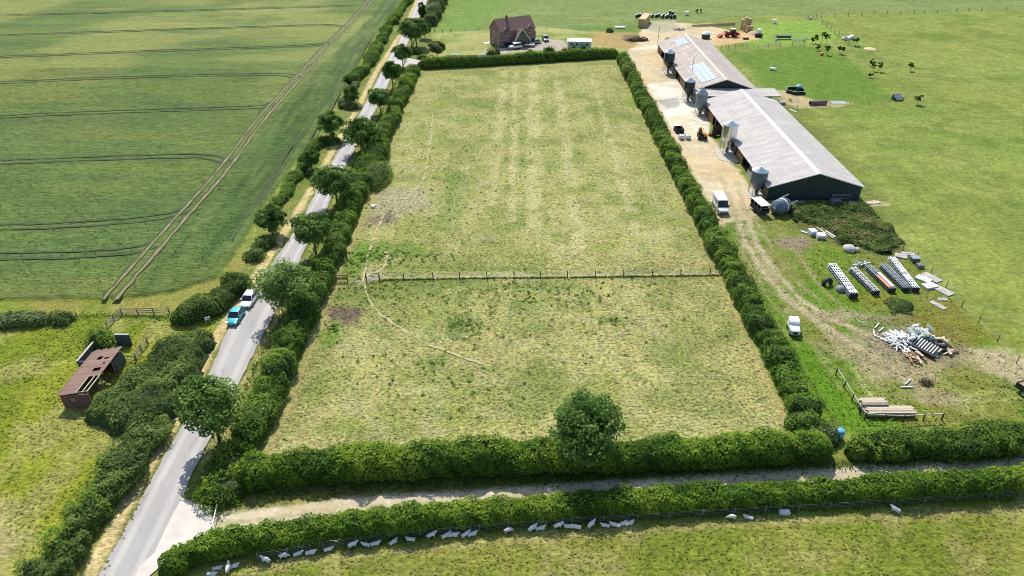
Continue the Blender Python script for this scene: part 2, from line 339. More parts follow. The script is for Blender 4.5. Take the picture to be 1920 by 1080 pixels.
# wheel-worn streaks south of the yard
tr1 = [(1352, 330), (1385, 415), (1400, 460), (1432, 510), (1475, 560), (1530, 600), (1590, 640), (1680, 690)]
tr2 = [(1380, 340), (1405, 420), (1420, 460), (1450, 505), (1500, 560), (1560, 600), (1640, 630)]
tr3 = [(1372, 380), (1392, 470), (1420, 530), (1465, 590), (1530, 650), (1570, 720)]
tr4 = [(1430, 400), (1462, 440), (1510, 500), (1560, 560), (1610, 590)]
tr6 = [(1395, 420), (1425, 480), (1470, 545), (1540, 615), (1600, 690), (1640, 752)]; tr7 = [(1410, 400), (1450, 470), (1500, 535), (1580, 590)]; tr8 = [(1350, 400), (1372, 470), (1400, 540), (1440, 590), (1500, 650)]
tr5 = [(1440, 400), (1500, 480), (1540, 540), (1600, 600), (1650, 640)]
for q, (t, wd, cc, aa) in enumerate(((tr1, 1.1, (206, 188, 152), .95), (tr2, 1.0, (206, 188, 152), .95), (tr3, .5, (170, 158, 112), .6), (tr4, .4, (176, 160, 116), .6), (tr5, .5, (176, 160, 116), .6), (tr6, .45, (196, 180, 140), .7), (tr7, .4, (192, 176, 136), .6), (tr8, .35, (190, 176, 136), .6))):
    paint(linemask(X, Y, GA(t), wd, .4, .5, 1.6, 60 + q), c255(*cc), aa)
paint(linemask(X, Y, GA([(1378, 400), (1412, 480), (1470, 555)]), 9, 2, 1.5, 2, 71) * sstep(.45, .6, fbm(X, Y, 1.6, 72)), c255(176, 164, 124), .35)
for (u, v, rx, ry, col, a) in ((1560, 592, 7, 2, (182, 164, 134), .75), (1610, 650, 6, 4, (190, 172, 136), .6), (1680, 690, 8, 4, (184, 166, 130), .8), (1710, 640, 8, 6, (160, 144, 120), .85), (1490, 458, 4, 3, (158, 142, 118), .9), (1410, 400, 5, 4, (196, 176, 136), .7),
        (1900, 690, 5, 5, (204, 186, 150), .8), (1750, 745, 5, 2, (176, 160, 124), .7), (1500, 175, 9, 5, (208, 182, 140), .0), (1690, 600, 5, 1.5, (160, 144, 120), .6), (1640, 382, 4, 1.2, (206, 186, 150), .7), (1640, 560, 6, 3, (150, 140, 60), .6), (1790, 620, 8, 6, (134, 128, 52), .8)):
    cx, cy = G(u, v); d = 1 - np.hypot((X - cx) / rx, (Y - cy) / ry) + (fbm(X, Y, 2.4, int(u) + 7) - .5) * 1.2
    paint(sstep(-.1, .5, d), c255(*col), a)
paint(polymask(X, Y, GA([(1446, 168), (1480, 170), (1530, 190), (1600, 192), (1580, 200), (1500, 204), (1470, 192)]), 1, 1.2), c255(206, 184, 144), .9)
for (a, b) in (((1755, 700), (1810, 745)), ((1810, 738), (1900, 733)), ((1800, 752), (1915, 748)), ((1815, 745), (1812, 775)), ((1832, 745), (1850, 785)), ((1600, 690), (1640, 750)), ((1625, 690), (1655, 745))):
    paint(linemask(X, Y, GA([a, b]), .5, .35, .25, 1, int(a[0])), c255(178, 184, 110), .75)
# south side: verge, track, sheep pasture
P_vrg = GA([(405, 960), (480, 905), (700, 892), (1000, 880), (1400, 866), (1700, 850), (2300, 815), (2300, 845), (1920, 868), (1500, 890), (1000, 925), (640, 955), (420, 1000)])
mv = polymask(X, Y, P_vrg, .5, .3); paint(mv, c255(120, 120, 60)); paint(mv * sstep(.45, .6, fbm(X, Y, 3, 81)), c255(158, 152, 84), .7)
P_low = GA([(300, 1120), (407, 1052), (495, 1037), (615, 1015), (795, 997), (1040, 977), (1275, 960), (1762, 936), (2400, 900), (2600, 1400), (-200, 1400)])
mlw = polymask(X, Y, P_low, .5, .3); paint(mlw, c255(148, 150, 70)); paint(mlw * sstep(.42, .62, fbm(X, Y, 5, 91)), c255(128, 142, 50), .75)
paint(mlw * sstep(.52, .7, fbm(X, Y, 3, 93)), c255(174, 166, 100), .6)
paint(mlw * linemask(X, Y, GA([(480, 1062), (1000, 1008), (1500, 975), (1920, 955)]), .8, .5, .4), c255(186, 172, 116), .6)
P_track = GA([(385, 985), (495, 973), (640, 953), (795, 942), (1040, 925), (1275, 911), (1520, 897), (1920, 874), (2600, 838)])
m_trk = linemask(X, Y, P_track, 2.7, .35, .3, 2); paint(m_trk, c255(232, 214, 186)); paint(linemask(X, Y, P_track, .5, .3, .3, 2, 5), c255(176, 164, 122), .6)
paint(linemask(X, Y, P_track - np.array([[0, 1.7]]), .8, .4, .4, 1.5, 4), c255(170, 140, 104), .7)
paint(polymask(X, Y, GA([(520, 958), (560, 945), (620, 942), (660, 950), (600, 965)]), .6, .7, 1.5), c255(214, 190, 150), .8)
# heights
Z = (fbm(X, Y, 6, 101) - .5) * .10 + m_crop * (.45 + (fbm(X, Y, 1.5, 103) - .5) * .10)
Z = Z - linemask(X, Y, GA([(190, 1080), (300, 867), (391, 710), (557, 440), (665, 230), (784, 0)]) + np.array([[2, 0]]), 6, 1, 0) * .08
nx, ny = len(xs), len(ys)
fi = (np.arange(ny - 1)[:, None] * nx + np.arange(nx - 1)[None, :]).ravel()
F = np.stack([fi, fi + 1, fi + nx + 1, fi + nx], 1)
FX = X[F].mean(1); FY = Y[F].mean(1); av = lambda m: m[F].mean(1) > .5
reg = np.zeros(len(F), int)
reg[inside(FX, FY, P_far)] = 6; reg[av(m_crop)] = 1; reg[av(m_pad)] = 2; reg[av(m_yard)] = 3; reg[av(mlw)] = 5; reg[av(m_trk)] = 4; reg[av(ml)] = 7
g_grass = ground_mat('rough grass', 2.6, .42, bump=.8, dist=.22)
g_crop = ground_mat('standing crop', 2.3, .40, stretch=(.20, 1.25, 1), bump=.8, dist=.3, mid=.5, midamp=.16)
g_pad = ground_mat('mown dry grass', 2.2, .42, stretch=(.85, 1.1, 1), bump=1.0, dist=.30, mid=.9, midamp=.16)
g_dirt = ground_mat('yard dirt', 1.6, .16, bump=.25, dist=.05, mid=.5, midamp=.10)
g_past = ground_mat('grazed pasture', 1.3, .30, bump=.7, dist=.2, mid=.35, midamp=.20)
g_long = ground_mat('long grass', 1.9, .38, stretch=(.8, 1.2, 1), bump=.9, dist=.3, mid=.5, midamp=.2)
CA = np.concatenate([C, np.ones((len(C), 1))], 1)
for k, (nm, mt) in enumerate((('ground', g_past), ('crop_field', g_crop), ('grass_field', g_pad), ('farmyard_ground', g_dirt), ('farm_track', g_dirt), ('sheep_pasture', g_long), ('far_field', g_past), ('meadow', g_long))):
    sel = F[reg == k]
    if nm == 'ground':                                    # rough grass nearer than the pastures uses a coarser sward
        pass
    ids, inv = np.unique(sel, return_inverse=True)
    mats = [mt]; mi = None
    if nm == 'ground':
        mats = [g_past, g_grass]; near = (av(me_) | av(mr_) | av(mg) | av(ms) | av(mv))[reg == 0]; mi = near.astype(int)
    o = npmesh(nm, np.stack([X[ids], Y[ids], Z[ids]], 1), inv.reshape(-1, 4), mats, smooth=True, midx=mi, attrs={'gc': ('FLOAT_COLOR', CA[ids])})
    tag(o, kind='structure')
def zg(x, y): return 0.0
# ------------------------------------------------------------ roads and strips
def resample(P, st):
    P = np.asarray(P, float); d = np.r_[0, np.cumsum(np.hypot(*np.diff(P, axis=0).T))]; n = max(2, int(d[-1] / st) + 1)
    t = np.linspace(0, d[-1], n); return np.stack([np.interp(t, d, P[:, 0]), np.interp(t, d, P[:, 1])], 1)
def smooth_path(P, it=2):
    P = np.asarray(P, float)
    for _ in range(it):
        Q = [P[0]]
        for a, b in zip(P[:-1], P[1:]): Q += [a * .75 + b * .25, a * .25 + b * .75]
        P = np.array(Q + [P[-1]])
    return P
def strip(P, wd, z, jit=.0, st=.5, seed=0, nacross=2, js=1.2):
    P = resample(P, st); T = np.gradient(P, axis=0); T /= np.linalg.norm(T, axis=1)[:, None] + 1e-9; N = np.stack([-T[:, 1], T[:, 0]], 1)
    V = []; U = []
    for k in range(nacross + 1):
        s = k / nacross * 2 - 1; j = (vnoise(P[:, 0], P[:, 1], js, seed + (5 if s > 0 else 9)) - .5) * 2 * jit * abs(s)
        q = P + N * (s * wd / 2 + j * np.sign(s))[:, None]; V.append(np.c_[q, np.full(len(q), z)]); U.append(np.full(len(q), s))
    n = len(P); V = np.concatenate(V); f = []
    for k in range(nacross):
        i = np.arange(n - 1); f.append(np.stack([k * n + i, k * n + i + 1, (k + 1) * n + i + 1, (k + 1) * n + i], 1))
    return V, np.concatenate(f), np.concatenate(U)
def road_mat(name, base, worn, edge):
    m, t, p = newmat(name); n = t.nodes; L = t.links
    at = n.new('ShaderNodeAttribute'); at.attribute_name = 'ac'
    tc = n.new('ShaderNodeTexCoord')
    def nz(s, d=5, st=(1, 1, 1)):
        mp = n.new('ShaderNodeMapping'); mp.inputs['Scale'].default_value = st; L.new(tc.outputs['Object'], mp.inputs[0])
        k = n.new('ShaderNodeTexNoise'); k.inputs['Scale'].default_value = s; k.inputs['Detail'].default_value = d; L.new(mp.outputs[0], k.inputs['Vector']); return k
    def rng(src, a, b, c, d):
        k = n.new('ShaderNodeMapRange'); k.inputs[1].default_value = a; k.inputs[2].default_value = b; k.inputs[3].default_value = c; k.inputs[4].default_value = d; L.new(src, k.inputs[0]); return k
    ab = n.new('ShaderNodeMath'); ab.operation = 'ABSOLUTE'; L.new(at.outputs['Fac'], ab.inputs[0])
    cr = n.new('ShaderNodeValToRGB'); e = cr.color_ramp.elements
    e[0].position = 0; e[0].color = (*base, 1); e[1].position = 1; e[1].color = (*edge, 1)
    for ps, c in ((.28, base), (.45, worn), (.62, worn), (.78, base), (.93, base)): k = e.new(ps); k.color = (*c, 1)
    L.new(ab.outputs[0], cr.inputs[0])
    f = n.new('ShaderNodeMath'); f.operation = 'MULTIPLY'
    L.new(rng(nz(.5, 6, (1, .35, 1)).outputs[0], .3, .7, .93, 1.06).outputs[0], f.inputs[0]); L.new(rng(nz(9, 3).outputs[0], .3, .7, .94, 1.06).outputs[0], f.inputs[1])
    sc = n.new('ShaderNodeVectorMath'); sc.operation = 'SCALE'; L.new(cr.outputs[0], sc.inputs[0]); L.new(f.outputs[0], sc.inputs['Scale'])
    dk = n.new('ShaderNodeMixRGB'); dk.blend_type = 'MULTIPLY'; dk.inputs[2].default_value = (.62, .62, .64, 1)
    L.new(rng(nz(.9, 5, (1.6, .3, 1)).outputs[0], .60, .70, 0, .55).outputs[0], dk.inputs[0]); L.new(sc.outputs[0], dk.inputs[1])
    L.new(dk.outputs[0], p.inputs['Base Color']); p.inputs['Roughness'].default_value = .85; p.inputs['Specular IOR Level'].default_value = .2
    return m
RL = GA([(160, 1130), (184, 1080), (250, 965), (300, 867), (335, 810), (391, 710), (425, 615), (495, 510), (530, 470), (575, 395), (615, 317), (665, 230), (700, 165), (727, 110), (745, 82), (770, 32), (784, 0), (802, -40)])
RR = GA([(255, 1130), (275, 1080), (322, 965), (352, 915), (390, 825), (452, 710), (517, 582), (560, 497), (572, 464), (612, 395), (642, 322), (691, 232), (725, 165), (745, 120), (762, 85), (787, 32), (802, 0), (820, -40)])
ty = np.arange(30, 520, 1.0)
lx = np.interp(ty, RL[:, 1], RL[:, 0]); rx_ = np.interp(ty, RR[:, 1], RR[:, 0])
lx = np.convolve(np.r_[[lx[0]] * 6, lx, [lx[-1]] * 6], np.ones(13) / 13, 'valid'); rx_ = np.convolve(np.r_[[rx_[0]] * 6, rx_, [rx_[-1]] * 6], np.ones(13) / 13, 'valid')
V = []; A = []; n = len(ty)
for k in range(9):
    s = k / 4 - 1; jl = (vnoise(ty, ty * 0, 1.5, 3 if s < 0 else 4) - .5) * .35 * (abs(s) == 1)
    V.append(np.c_[(lx + rx_) / 2 + s * (rx_ - lx) / 2 + jl * np.sign(s), ty, .07 - .03 * s * s + 0 * ty]); A.append(np.full(n, s))
i = np.arange(n - 1); Fq = np.concatenate([np.stack([k * n + i, (k + 1) * n + i, (k + 1) * n + i + 1, k * n + i + 1], 1) for k in range(8)])
m_road = road_mat('worn asphalt', lin(194, 190, 184, .64), lin(208, 203, 195, .67), lin(184, 174, 158, .66))
tag(npmesh('road', np.concatenate(V), Fq, [m_road], smooth=True, attrs={'ac': ('FLOAT', np.concatenate(A))}), kind='structure')
# concrete apron where the farm track meets the road
ap = MB(); m_ap = M('apron concrete', lin(232, 222, 208, .68), .9, var=.12, vs=.7)
P_ap = GA([(341, 936), (362, 944), (394, 951), (402, 975), (399, 1004), (376, 1004), (350, 1020), (328, 1042), (300, 1064), (275, 1085), (262, 1125), (236, 1125), (262, 1064), (290, 1037), (312, 990), (326, 962)])
_unused = GA([(272, 1092), (300, 1022), (322, 965), (338, 938), (372, 950), (400, 955), (415, 975), (408, 1003), (375, 1015), (345, 1040), (300, 1075), (278, 1110)])
ap.prism([tuple(p) for p in P_ap], -.1, .095, m_ap); tag(ap.build('concrete_apron'), kind='structure')
kb = MB(); kb.prism([tuple(p) for p in GA([(337, 937), (341, 934), (375, 949), (373, 953)])], 0, .16, M('kerb stone', lin(224, 214, 196, .66), .9)); tag(kb.build('kerb'), kind='structure')
ld = MB(); ld.prism([tuple(p) for p in GA([(742, 116), (760, 108), (792, 114), (792, 119), (765, 124), (744, 128)])], -.1, .062, M('lane surface', lin(214, 208, 196, .62), .9)); tag(ld.build('lane'), kind='structure')
# tramlines in the crop
soil = M('dry soil rut', lin(164, 148, 108, .55), .95, var=.3, vs=.6); rut2 = M('thin headland rows', lin(84, 104, 56, .6), .95, var=.3, vs=.5); rut = M('crop rut with painted shade', lin(74, 94, 48, .6), .95, var=.35, vs=.5)  # rut is flat: low leaves plus the gap's shade put into its colour
tv = []; tf = []; tm = []; off = 0
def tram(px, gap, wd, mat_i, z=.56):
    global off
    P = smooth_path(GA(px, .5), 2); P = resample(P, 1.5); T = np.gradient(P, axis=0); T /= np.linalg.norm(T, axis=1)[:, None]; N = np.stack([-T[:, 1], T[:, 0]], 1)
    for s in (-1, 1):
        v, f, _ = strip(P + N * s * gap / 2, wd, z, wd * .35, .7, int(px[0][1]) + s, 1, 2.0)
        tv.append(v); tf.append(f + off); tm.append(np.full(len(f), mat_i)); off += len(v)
main = [(204, 562), (262, 495), (345, 400), (400, 340), (434, 297), (480, 232), (520, 187), (572, 131), (618, 79), (660, 40), (698, -5), (730, -45)]
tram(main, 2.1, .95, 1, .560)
tram([(a + 1.5, b) for a, b in main], 2.0, .42, 0, .572)
for q in ([(-700, 329), (0, 304), (250, 294), (370, 291), (400, 295), (428, 304)], [(-700, 440), (0, 427), (160, 420), (270, 411), (325, 403), (356, 390)],
          [(-700, 492), (0, 480), (130, 478), (215, 473), (258, 468), (290, 458)], [(-700, 262), (0, 218), (220, 209), (480, 201), (505, 199), (520, 187)],
          [(-700, 190), (0, 155), (240, 144), (480, 139), (545, 140), (560, 148)], [(-700, 130), (0, 107), (240, 97), (480, 89), (590, 85), (615, 80)],
          [(-700, 90), (0, 66), (240, 58), (480, 50), (630, 46), (645, 52)], [(-700, 46), (0, 29), (480, 16), (672, 10)]):
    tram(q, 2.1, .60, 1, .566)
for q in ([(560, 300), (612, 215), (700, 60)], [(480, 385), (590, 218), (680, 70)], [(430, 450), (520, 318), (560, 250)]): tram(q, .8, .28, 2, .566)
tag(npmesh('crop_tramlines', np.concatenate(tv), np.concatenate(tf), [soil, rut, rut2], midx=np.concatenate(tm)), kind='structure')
# trodden paths in the paddock
pth = M('trodden earth path', lin(206, 194, 142, .62), .95, var=.12, vs=.8); pv = []; pf = []; off = 0
for px, wd in (([(812, 212), (806, 270), (800, 320), (790, 345), (770, 365), (750, 383)], .45), ([(722, 400), (705, 435), (690, 480), (683, 515), (681, 527), (690, 560), (710, 588), (735, 605), (790, 640), (850, 665), (905, 683)], .50),
        ([(724, 472), (727, 490), (715, 508), (695, 514), (684, 520)], .6)):
    v, f, _ = strip(smooth_path(GA(px), 2), wd * .5, .075, wd * .5, .4, 5, 1, .7); pv.append(v); pf.append(f + off); off += len(v)
tag(npmesh('footpath', np.concatenate(pv), np.concatenate(pf), [pth]), kind='structure')
# ============================================================ FOLIAGE
LM = {
 'tree': leaf_mat('sycamore leaves', (.055, .120, .024), (.125, .225, .042), (.290, .400, .110), .38),
 'near': leaf_mat('hawthorn hedge leaves', (.060, .130, .018), (.135, .250, .026), (.285, .385, .042), .40),
 'hedge': leaf_mat('field hedge leaves', (.062, .130, .020), (.135, .245, .034), (.265, .370, .055), .40),
 'dark': leaf_mat('blackthorn leaves', (.058, .105, .026), (.125, .195, .042), (.240, .310, .070), .34),
 'grey': leaf_mat('bramble and elder leaves', (.070, .110, .036), (.150, .205, .066), (.280, .330, .130), .30),
 'weed': leaf_mat('tall weeds', (.060, .115, .022), (.150, .215, .040), (.380, .310, .130), .35),
 'willow': leaf_mat('willow leaves', (.110, .150, .040), (.200, .240, .075), (.300, .330, .120), .35),
 'straw': leaf_mat('dry grass stems', (.230, .200, .090), (.370, .320, .150), (.520, .440, .230), .2),
 'brown': leaf_mat('dying growth', (.110, .080, .050), (.220, .155, .095), (.330, .250, .150), .2),
 'pad': leaf_mat('paddock sward', (.180, .200, .060), (.420, .385, .175), (.640, .570, .340), .25),
 'mead': leaf_mat('meadow sward', (.170, .220, .032), (.300, .320, .065), (.480, .440, .180), .25),
}
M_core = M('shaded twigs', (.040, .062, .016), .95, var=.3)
M_bark = M('bark', (.10, .085, .065), .9, var=.3, vs=4, bump=.4)
def leaf_arrays(P, N, size, tilt=.7):
    n = len(P); N = N / (np.linalg.norm(N, axis=1)[:, None] + 1e-9) + np.array([0, .15, .45]) + RNG.normal(0, tilt, (n, 3)) ; N /= np.linalg.norm(N, axis=1)[:, None] + 1e-9
    R = RNG.normal(0, 1, (n, 3)); A = np.cross(N, R); A /= np.linalg.norm(A, axis=1)[:, None] + 1e-9; B = np.cross(N, A)
    s = (size * RNG.uniform(.6, 1.3, n))[:, None]; k = RNG.uniform(.5, .8, n)[:, None]
    V = np.stack([P - A * s * .6, P + B * s * k * .55 + N * s * .08, P + A * s * .6, P - B * s * k * .55 + N * s * .08], 1).reshape(-1, 3)
    return V, np.arange(4 * n).reshape(-1, 4)
def foliage(name, P, N, size, mat, parent=None, tilt=.7, patch=3.0, core=None, seed=0, bias=0.0):
    V, Fc = leaf_arrays(P, N, np.broadcast_to(size, (len(P),)), tilt)
    lv = np.clip(.45 + (fbm(P[:, 0] + P[:, 2], P[:, 1], patch, seed) - .5) * 1.3 + (vnoise(P[:, 0] + P[:, 2] * .7, P[:, 1], .9, seed + 6) - .5) * .55 + RNG.normal(0, .17, len(P)) + bias, 0, 1)
    lv = np.repeat(lv, 4); mats = [mat]; mi = np.zeros(len(Fc), int)
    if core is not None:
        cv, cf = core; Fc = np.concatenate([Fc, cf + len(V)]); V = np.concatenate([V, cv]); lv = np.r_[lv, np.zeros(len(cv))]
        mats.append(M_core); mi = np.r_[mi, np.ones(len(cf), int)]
    return npmesh(name, V, Fc, mats, parent, midx=mi, attrs={'lv': ('FLOAT', lv)})
def hedge(label, P, wd, ht, size, mat, cat='hedge', lump=.28, ls=2.6, cover=3.2, name='hedge', seed=0, patch=6.0, bulge=None, group=None, hvar=.15, bias=0.0):
    P = resample(smooth_path(P, 1), .5); c0 = P.mean(0); T = np.gradient(P, axis=0); T /= np.linalg.norm(T, axis=1)[:, None] + 1e-9; Nn = np.stack([-T[:, 1], T[:, 0]], 1)
    nP = len(P); Ln = nP * .5
    def surf(t, a, k):                                # t in index units, a 0..pi round the section
        ti = np.clip(t, 0, nP - 1.001); i0 = ti.astype(int); fr = (ti - i0)[:, None]
        p = P[i0] * (1 - fr) + P[i0 + 1] * fr; nn = Nn[i0]
        e = np.minimum(ti, nP - 1 - ti) * .5; end = np.sqrt(np.clip(e / (wd * .5), .02, 1))
        ca, sa = np.cos(a), np.sin(a); q = .55
        cx = np.sign(ca) * np.abs(ca) ** q; cz = np.abs(sa) ** q
        lm = 1 + (vnoise(ti * .5 + a * .4, a * 1.2, ls, seed) - .5) * 2 * lump + (vnoise(ti * .5, a * 1.2 * 1.5, ls * .35, seed + 4) - .5) * lump
        hh = ht * (1 + (vnoise(ti * .5, ti * 0, 9, seed + 2) - .5) * 2 * hvar)
        b = 1.0
        if bulge is not None: b = bulge(p)
        r = k * lm * end * b
        x = p + nn * (cx * wd / 2 * r)[:, None]; z = cz * hh * (.25 + .75 * r)
        nrm = np.c_[nn * ca[:, None] * 1.0, np.clip(sa, .05, 1) * 1.0]; return np.c_[x - c0, z], nrm
    area = Ln * (wd + 1.8 * ht); n = int(cover * area / (size * size))
    t = RNG.uniform(0, nP - 1, n); at_ = np.linspace(.04, np.pi - .04, 721); px_ = np.sign(np.cos(at_)) * np.abs(np.cos(at_)) ** .55 * wd / 2; pz_ = np.abs(np.sin(at_)) ** .55 * ht
    ar = np.r_[0, np.cumsum(np.hypot(np.diff(px_), np.diff(pz_)))]; a = np.interp(RNG.uniform(0, ar[-1], n), ar, at_); k = 1 - np.abs(RNG.normal(0, .10, n)) + .03
    Pp, Nn_ = surf(t, a, k)
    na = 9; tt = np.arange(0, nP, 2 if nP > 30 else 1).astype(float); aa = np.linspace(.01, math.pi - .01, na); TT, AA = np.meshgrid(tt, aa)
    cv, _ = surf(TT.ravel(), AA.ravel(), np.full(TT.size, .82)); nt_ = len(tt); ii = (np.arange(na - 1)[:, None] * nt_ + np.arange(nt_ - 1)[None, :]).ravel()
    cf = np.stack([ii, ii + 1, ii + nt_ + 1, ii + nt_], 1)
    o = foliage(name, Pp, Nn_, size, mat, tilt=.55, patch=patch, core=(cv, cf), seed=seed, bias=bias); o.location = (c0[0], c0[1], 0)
    return tag(o, label, cat, group)
def bush(label, u, v, rx, ry, rz, size, mat, name='bush', cat='bush', group=None, cover=3.0, seed=0, core=True, z0=0.0, lump=.3, xy=None, bias=0.0):
    cx, cy = xy if xy else G(u, v); area = 2 * math.pi * ((rx * ry + rx * rz + ry * rz) / 3); n = int(cover * area / size ** 2)
    D = RNG.normal(0, 1, (n, 3)); D /= np.linalg.norm(D, axis=1)[:, None]; D[:, 2] = np.abs(D[:, 2])
    lm = 1 + (vnoise(D[:, 0] * 2 + D[:, 2], D[:, 1] * 2, .8, seed) - .5) * 2 * lump; k = lm * (1 - np.abs(RNG.normal(0, .12, n)))
    P = D * np.array([rx, ry, rz]) * k[:, None]; P[:, 2] += z0
    cr = None
    if core:
        m = MB(); th = np.linspace(0, math.pi / 2, 5); m.lathe([(math.cos(q) * .78 + .001, math.sin(q) * .78) for q in th], M_core, 12)
        cr = (np.array(m.v) * np.array([rx, ry, rz]), np.array(m.f))
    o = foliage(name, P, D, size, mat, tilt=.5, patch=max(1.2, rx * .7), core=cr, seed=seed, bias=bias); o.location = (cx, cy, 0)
    return tag(o, label, cat, group)
def thicket(label, pxpoly, ht, size, mat, name='thicket', cat='thicket', edge=1.6, cover=3.0, seed=0, h0=.0, patch=5, lump=.3, ez=1.2, brown=None, bias=0.0):
    Pp = GA(pxpoly); c0 = Pp.mean(0); a0 = Pp.min(0); a1 = Pp.max(0)
    def hf(x, y):
        d = seg_dist(x, y, Pp, True); d = np.where(inside(x, y, Pp), d, -d) + (fbm(x, y, 2.6, seed) - .5) * 2 * ez
        e = np.clip(d / edge, 0, 1); return ht * np.sqrt(np.clip(1 - (1 - e) ** 2, 0, 1)) * (1 - lump + 2 * lump * fbm(x, y, 3.2, seed + 3, 2)), d
    n = int(cover * (a1[0] - a0[0]) * (a1[1] - a0[1]) / size ** 2); x = RNG.uniform(a0[0], a1[0], n); y = RNG.uniform(a0[1], a1[1], n); h, d = hf(x, y); k = d > 0
    x, y, h = x[k], y[k], h[k]; e = .3; hx = (hf(x + e, y)[0] - hf(x - e, y)[0]) / (2 * e); hy = (hf(x, y + e)[0] - hf(x, y - e)[0]) / (2 * e)
    rep = np.minimum(5, np.sqrt(1 + hx ** 2 + hy ** 2)).round().astype(int); x, y, h, hx, hy = [np.repeat(q, rep) for q in (x, y, h, hx, hy)]
    steep = np.sqrt(hx ** 2 + hy ** 2); z = np.maximum(.03, h - np.abs(RNG.normal(0, .12, len(h))) - RNG.uniform(0, 1, len(h)) * np.minimum(h * .8, np.maximum(0, steep - 1) * .35))
    N = np.stack([-hx, -hy, np.ones(len(h))], 1); N /= np.linalg.norm(N, axis=1)[:, None]; P = np.stack([x - c0[0], y - c0[1], z], 1)
    st = .6; gx = np.arange(a0[0], a1[0] + st, st); gy = np.arange(a0[1], a1[1] + st, st); A, B = np.meshgrid(gx, gy); hh, _ = hf(A.ravel(), B.ravel())
    cv = np.stack([A.ravel() - c0[0], B.ravel() - c0[1], hh * .84 - .12], 1); nn = len(gx); ii = (np.arange(len(gy) - 1)[:, None] * nn + np.arange(nn - 1)[None, :]).ravel()
    cf = np.stack([ii, ii + 1, ii + nn + 1, ii + nn], 1); cf = cf[hh[cf].max(1) > .15]
    o = foliage(name, P, N, size, mat, tilt=.5, patch=patch, core=(cv, cf), seed=seed, bias=bias); o.location = (c0[0], c0[1], 0)
    return tag(o, label, cat)
# ---- hedges
hedge('tall clipped hedge along the near end of the paddock above the farm track', GA([(440, 914), (470, 903), (600, 893), (800, 885), (1000, 876), (1200, 870), (1400, 862), (1556, 853)]) + np.array([[0, .2]]), 3.5, 3.3, .27, LM['near'], lump=.24, ls=1.8, seed=2, cover=3.6, bias=.08)
hedge('untrimmed taller hedge right of the gap with the blue drum, above the track', GA([(1582, 850), (1700, 846), (1800, 840), (2010, 824), (2120, 815)]) + np.array([[0, -.3]]), 3.8, 2.7, .27, LM['hedge'], lump=.42, ls=2.4, seed=5, hvar=.25, patch=3.5)
hedge('long bright hedge between the farm track and the sheep', GA([(300, 1112), (330, 1075), (360, 1056), (407, 1047), (495, 1032), (615, 1011), (795, 993), (1040, 973), (1275, 956), (1520, 944), (1762, 931), (1990, 916), (2200, 900)]) + np.array([[0, .75]]), 2.6, 2.35, .23, LM['near'], lump=.22, ls=1.2, seed=8, cover=3.6, bias=.06)
def bl(p): return 1 + .45 * np.exp(-((p[:, 1] - 143) / 7.5) ** 2)
hedge('long thick hedge between the road trees and the paddock', np.array([(-31.3, 57.5), (-31.0, 80), (-30.8, 100), (-31.2, 125), (-30.8, 143), (-30.6, 165), (-30.6, 190), (-30.3, 218)]), 4.0, 2.6, .31, LM['hedge'], lump=.32, ls=2.2, seed=12, bulge=bl, hvar=.22, patch=3.5, bias=.04)
hedge('row of rounded hedge bushes between the paddock and the farm track', np.array([(36.4, 62), (36.0, 90), (35.8, 130), (35.7, 180), (35.6, 231)]), 3.6, 2.7, .31, LM['hedge'], lump=.34, ls=1.9, seed=15, bias=.03, hvar=.25, patch=3.5)
hedge('trimmed dark hedge at the far end of the paddock below the house', GA([(782, 131), (900, 125), (1000, 119), (1090, 113), (1160, 109)], 0) + np.array([[0, 1.6]]), 3.4, 3.0, .42, LM['hedge'], lump=.14, ls=3, seed=18)
hedge('roadside hedge left of the road at the top, beside the crop', GA([(655, 158), (685, 133), (705, 97), (722, 62), (745, 30), (767, 2), (800, -40)]) , 3.6, 1.8, .42, LM['hedge'], lump=.4, ls=4, seed=21)
hedge('tall shrubby hedge right of the road at the top of the picture', GA([(808, 50), (815, 25), (828, 0), (842, -30)]), 5.5, 4.2, .45, LM['grey'], lump=.4, ls=4, seed=24)
hedge('dark hedge on the left road verge at the bottom left corner', GA([(300, 785), (262, 845), (216, 925), (172, 985), (124, 1050), (66, 1125)]) , 4.0, 2.3, .26, LM['dark'], lump=.55, ls=2.2, seed=27, hvar=.35, patch=2.5, bias=.08)
hedge('pale bramble hedge at the left edge below the crop', GA([(-60, 606), (0, 607), (50, 606), (98, 604)]), 2.8, 1.7, .26, LM['grey'], lump=.3, seed=30, bias=.15)
hedge('dark thick hedge on the left verge behind the parked cars', GA([(322, 606), (365, 596), (405, 578), (440, 548), (462, 525)]), 4.4, 2.6, .28, LM['dark'], lump=.28, seed=33)
hedge('low weedy growth between the crop and the pale verge', GA([(500, 425), (528, 375), (552, 338), (575, 305), (600, 262)]), 2.6, 1.2, .3, LM['hedge'], lump=.5, seed=36)
hedge('low scrub strip left of the road above the drive', GA([(640, 205), (655, 180), (668, 158)]), 2.4, 1.3, .34, LM['grey'], lump=.4, seed=37)
thicket('large bramble thicket between the rusty shed and the road', [(156, 792), (180, 762), (236, 716), (272, 690), (312, 654), (345, 632), (392, 628), (396, 655), (372, 700), (345, 745), (322, 790), (288, 845), (255, 868), (235, 830), (240, 812)], 2.3, .27, LM['dark'], seed=40, bias=.12, lump=.55, patch=6)
thicket('overgrown weedy mound in front of the dark barn gable', [(1478, 392), (1520, 384), (1600, 384), (1640, 398), (1668, 425), (1700, 462), (1665, 476), (1610, 465), (1560, 440), (1490, 418)], .9, .30, LM['weed'], name='weed_mound', cat='weeds', seed=43, lump=.95, bias=-.05, patch=2.2, ez=3.2)
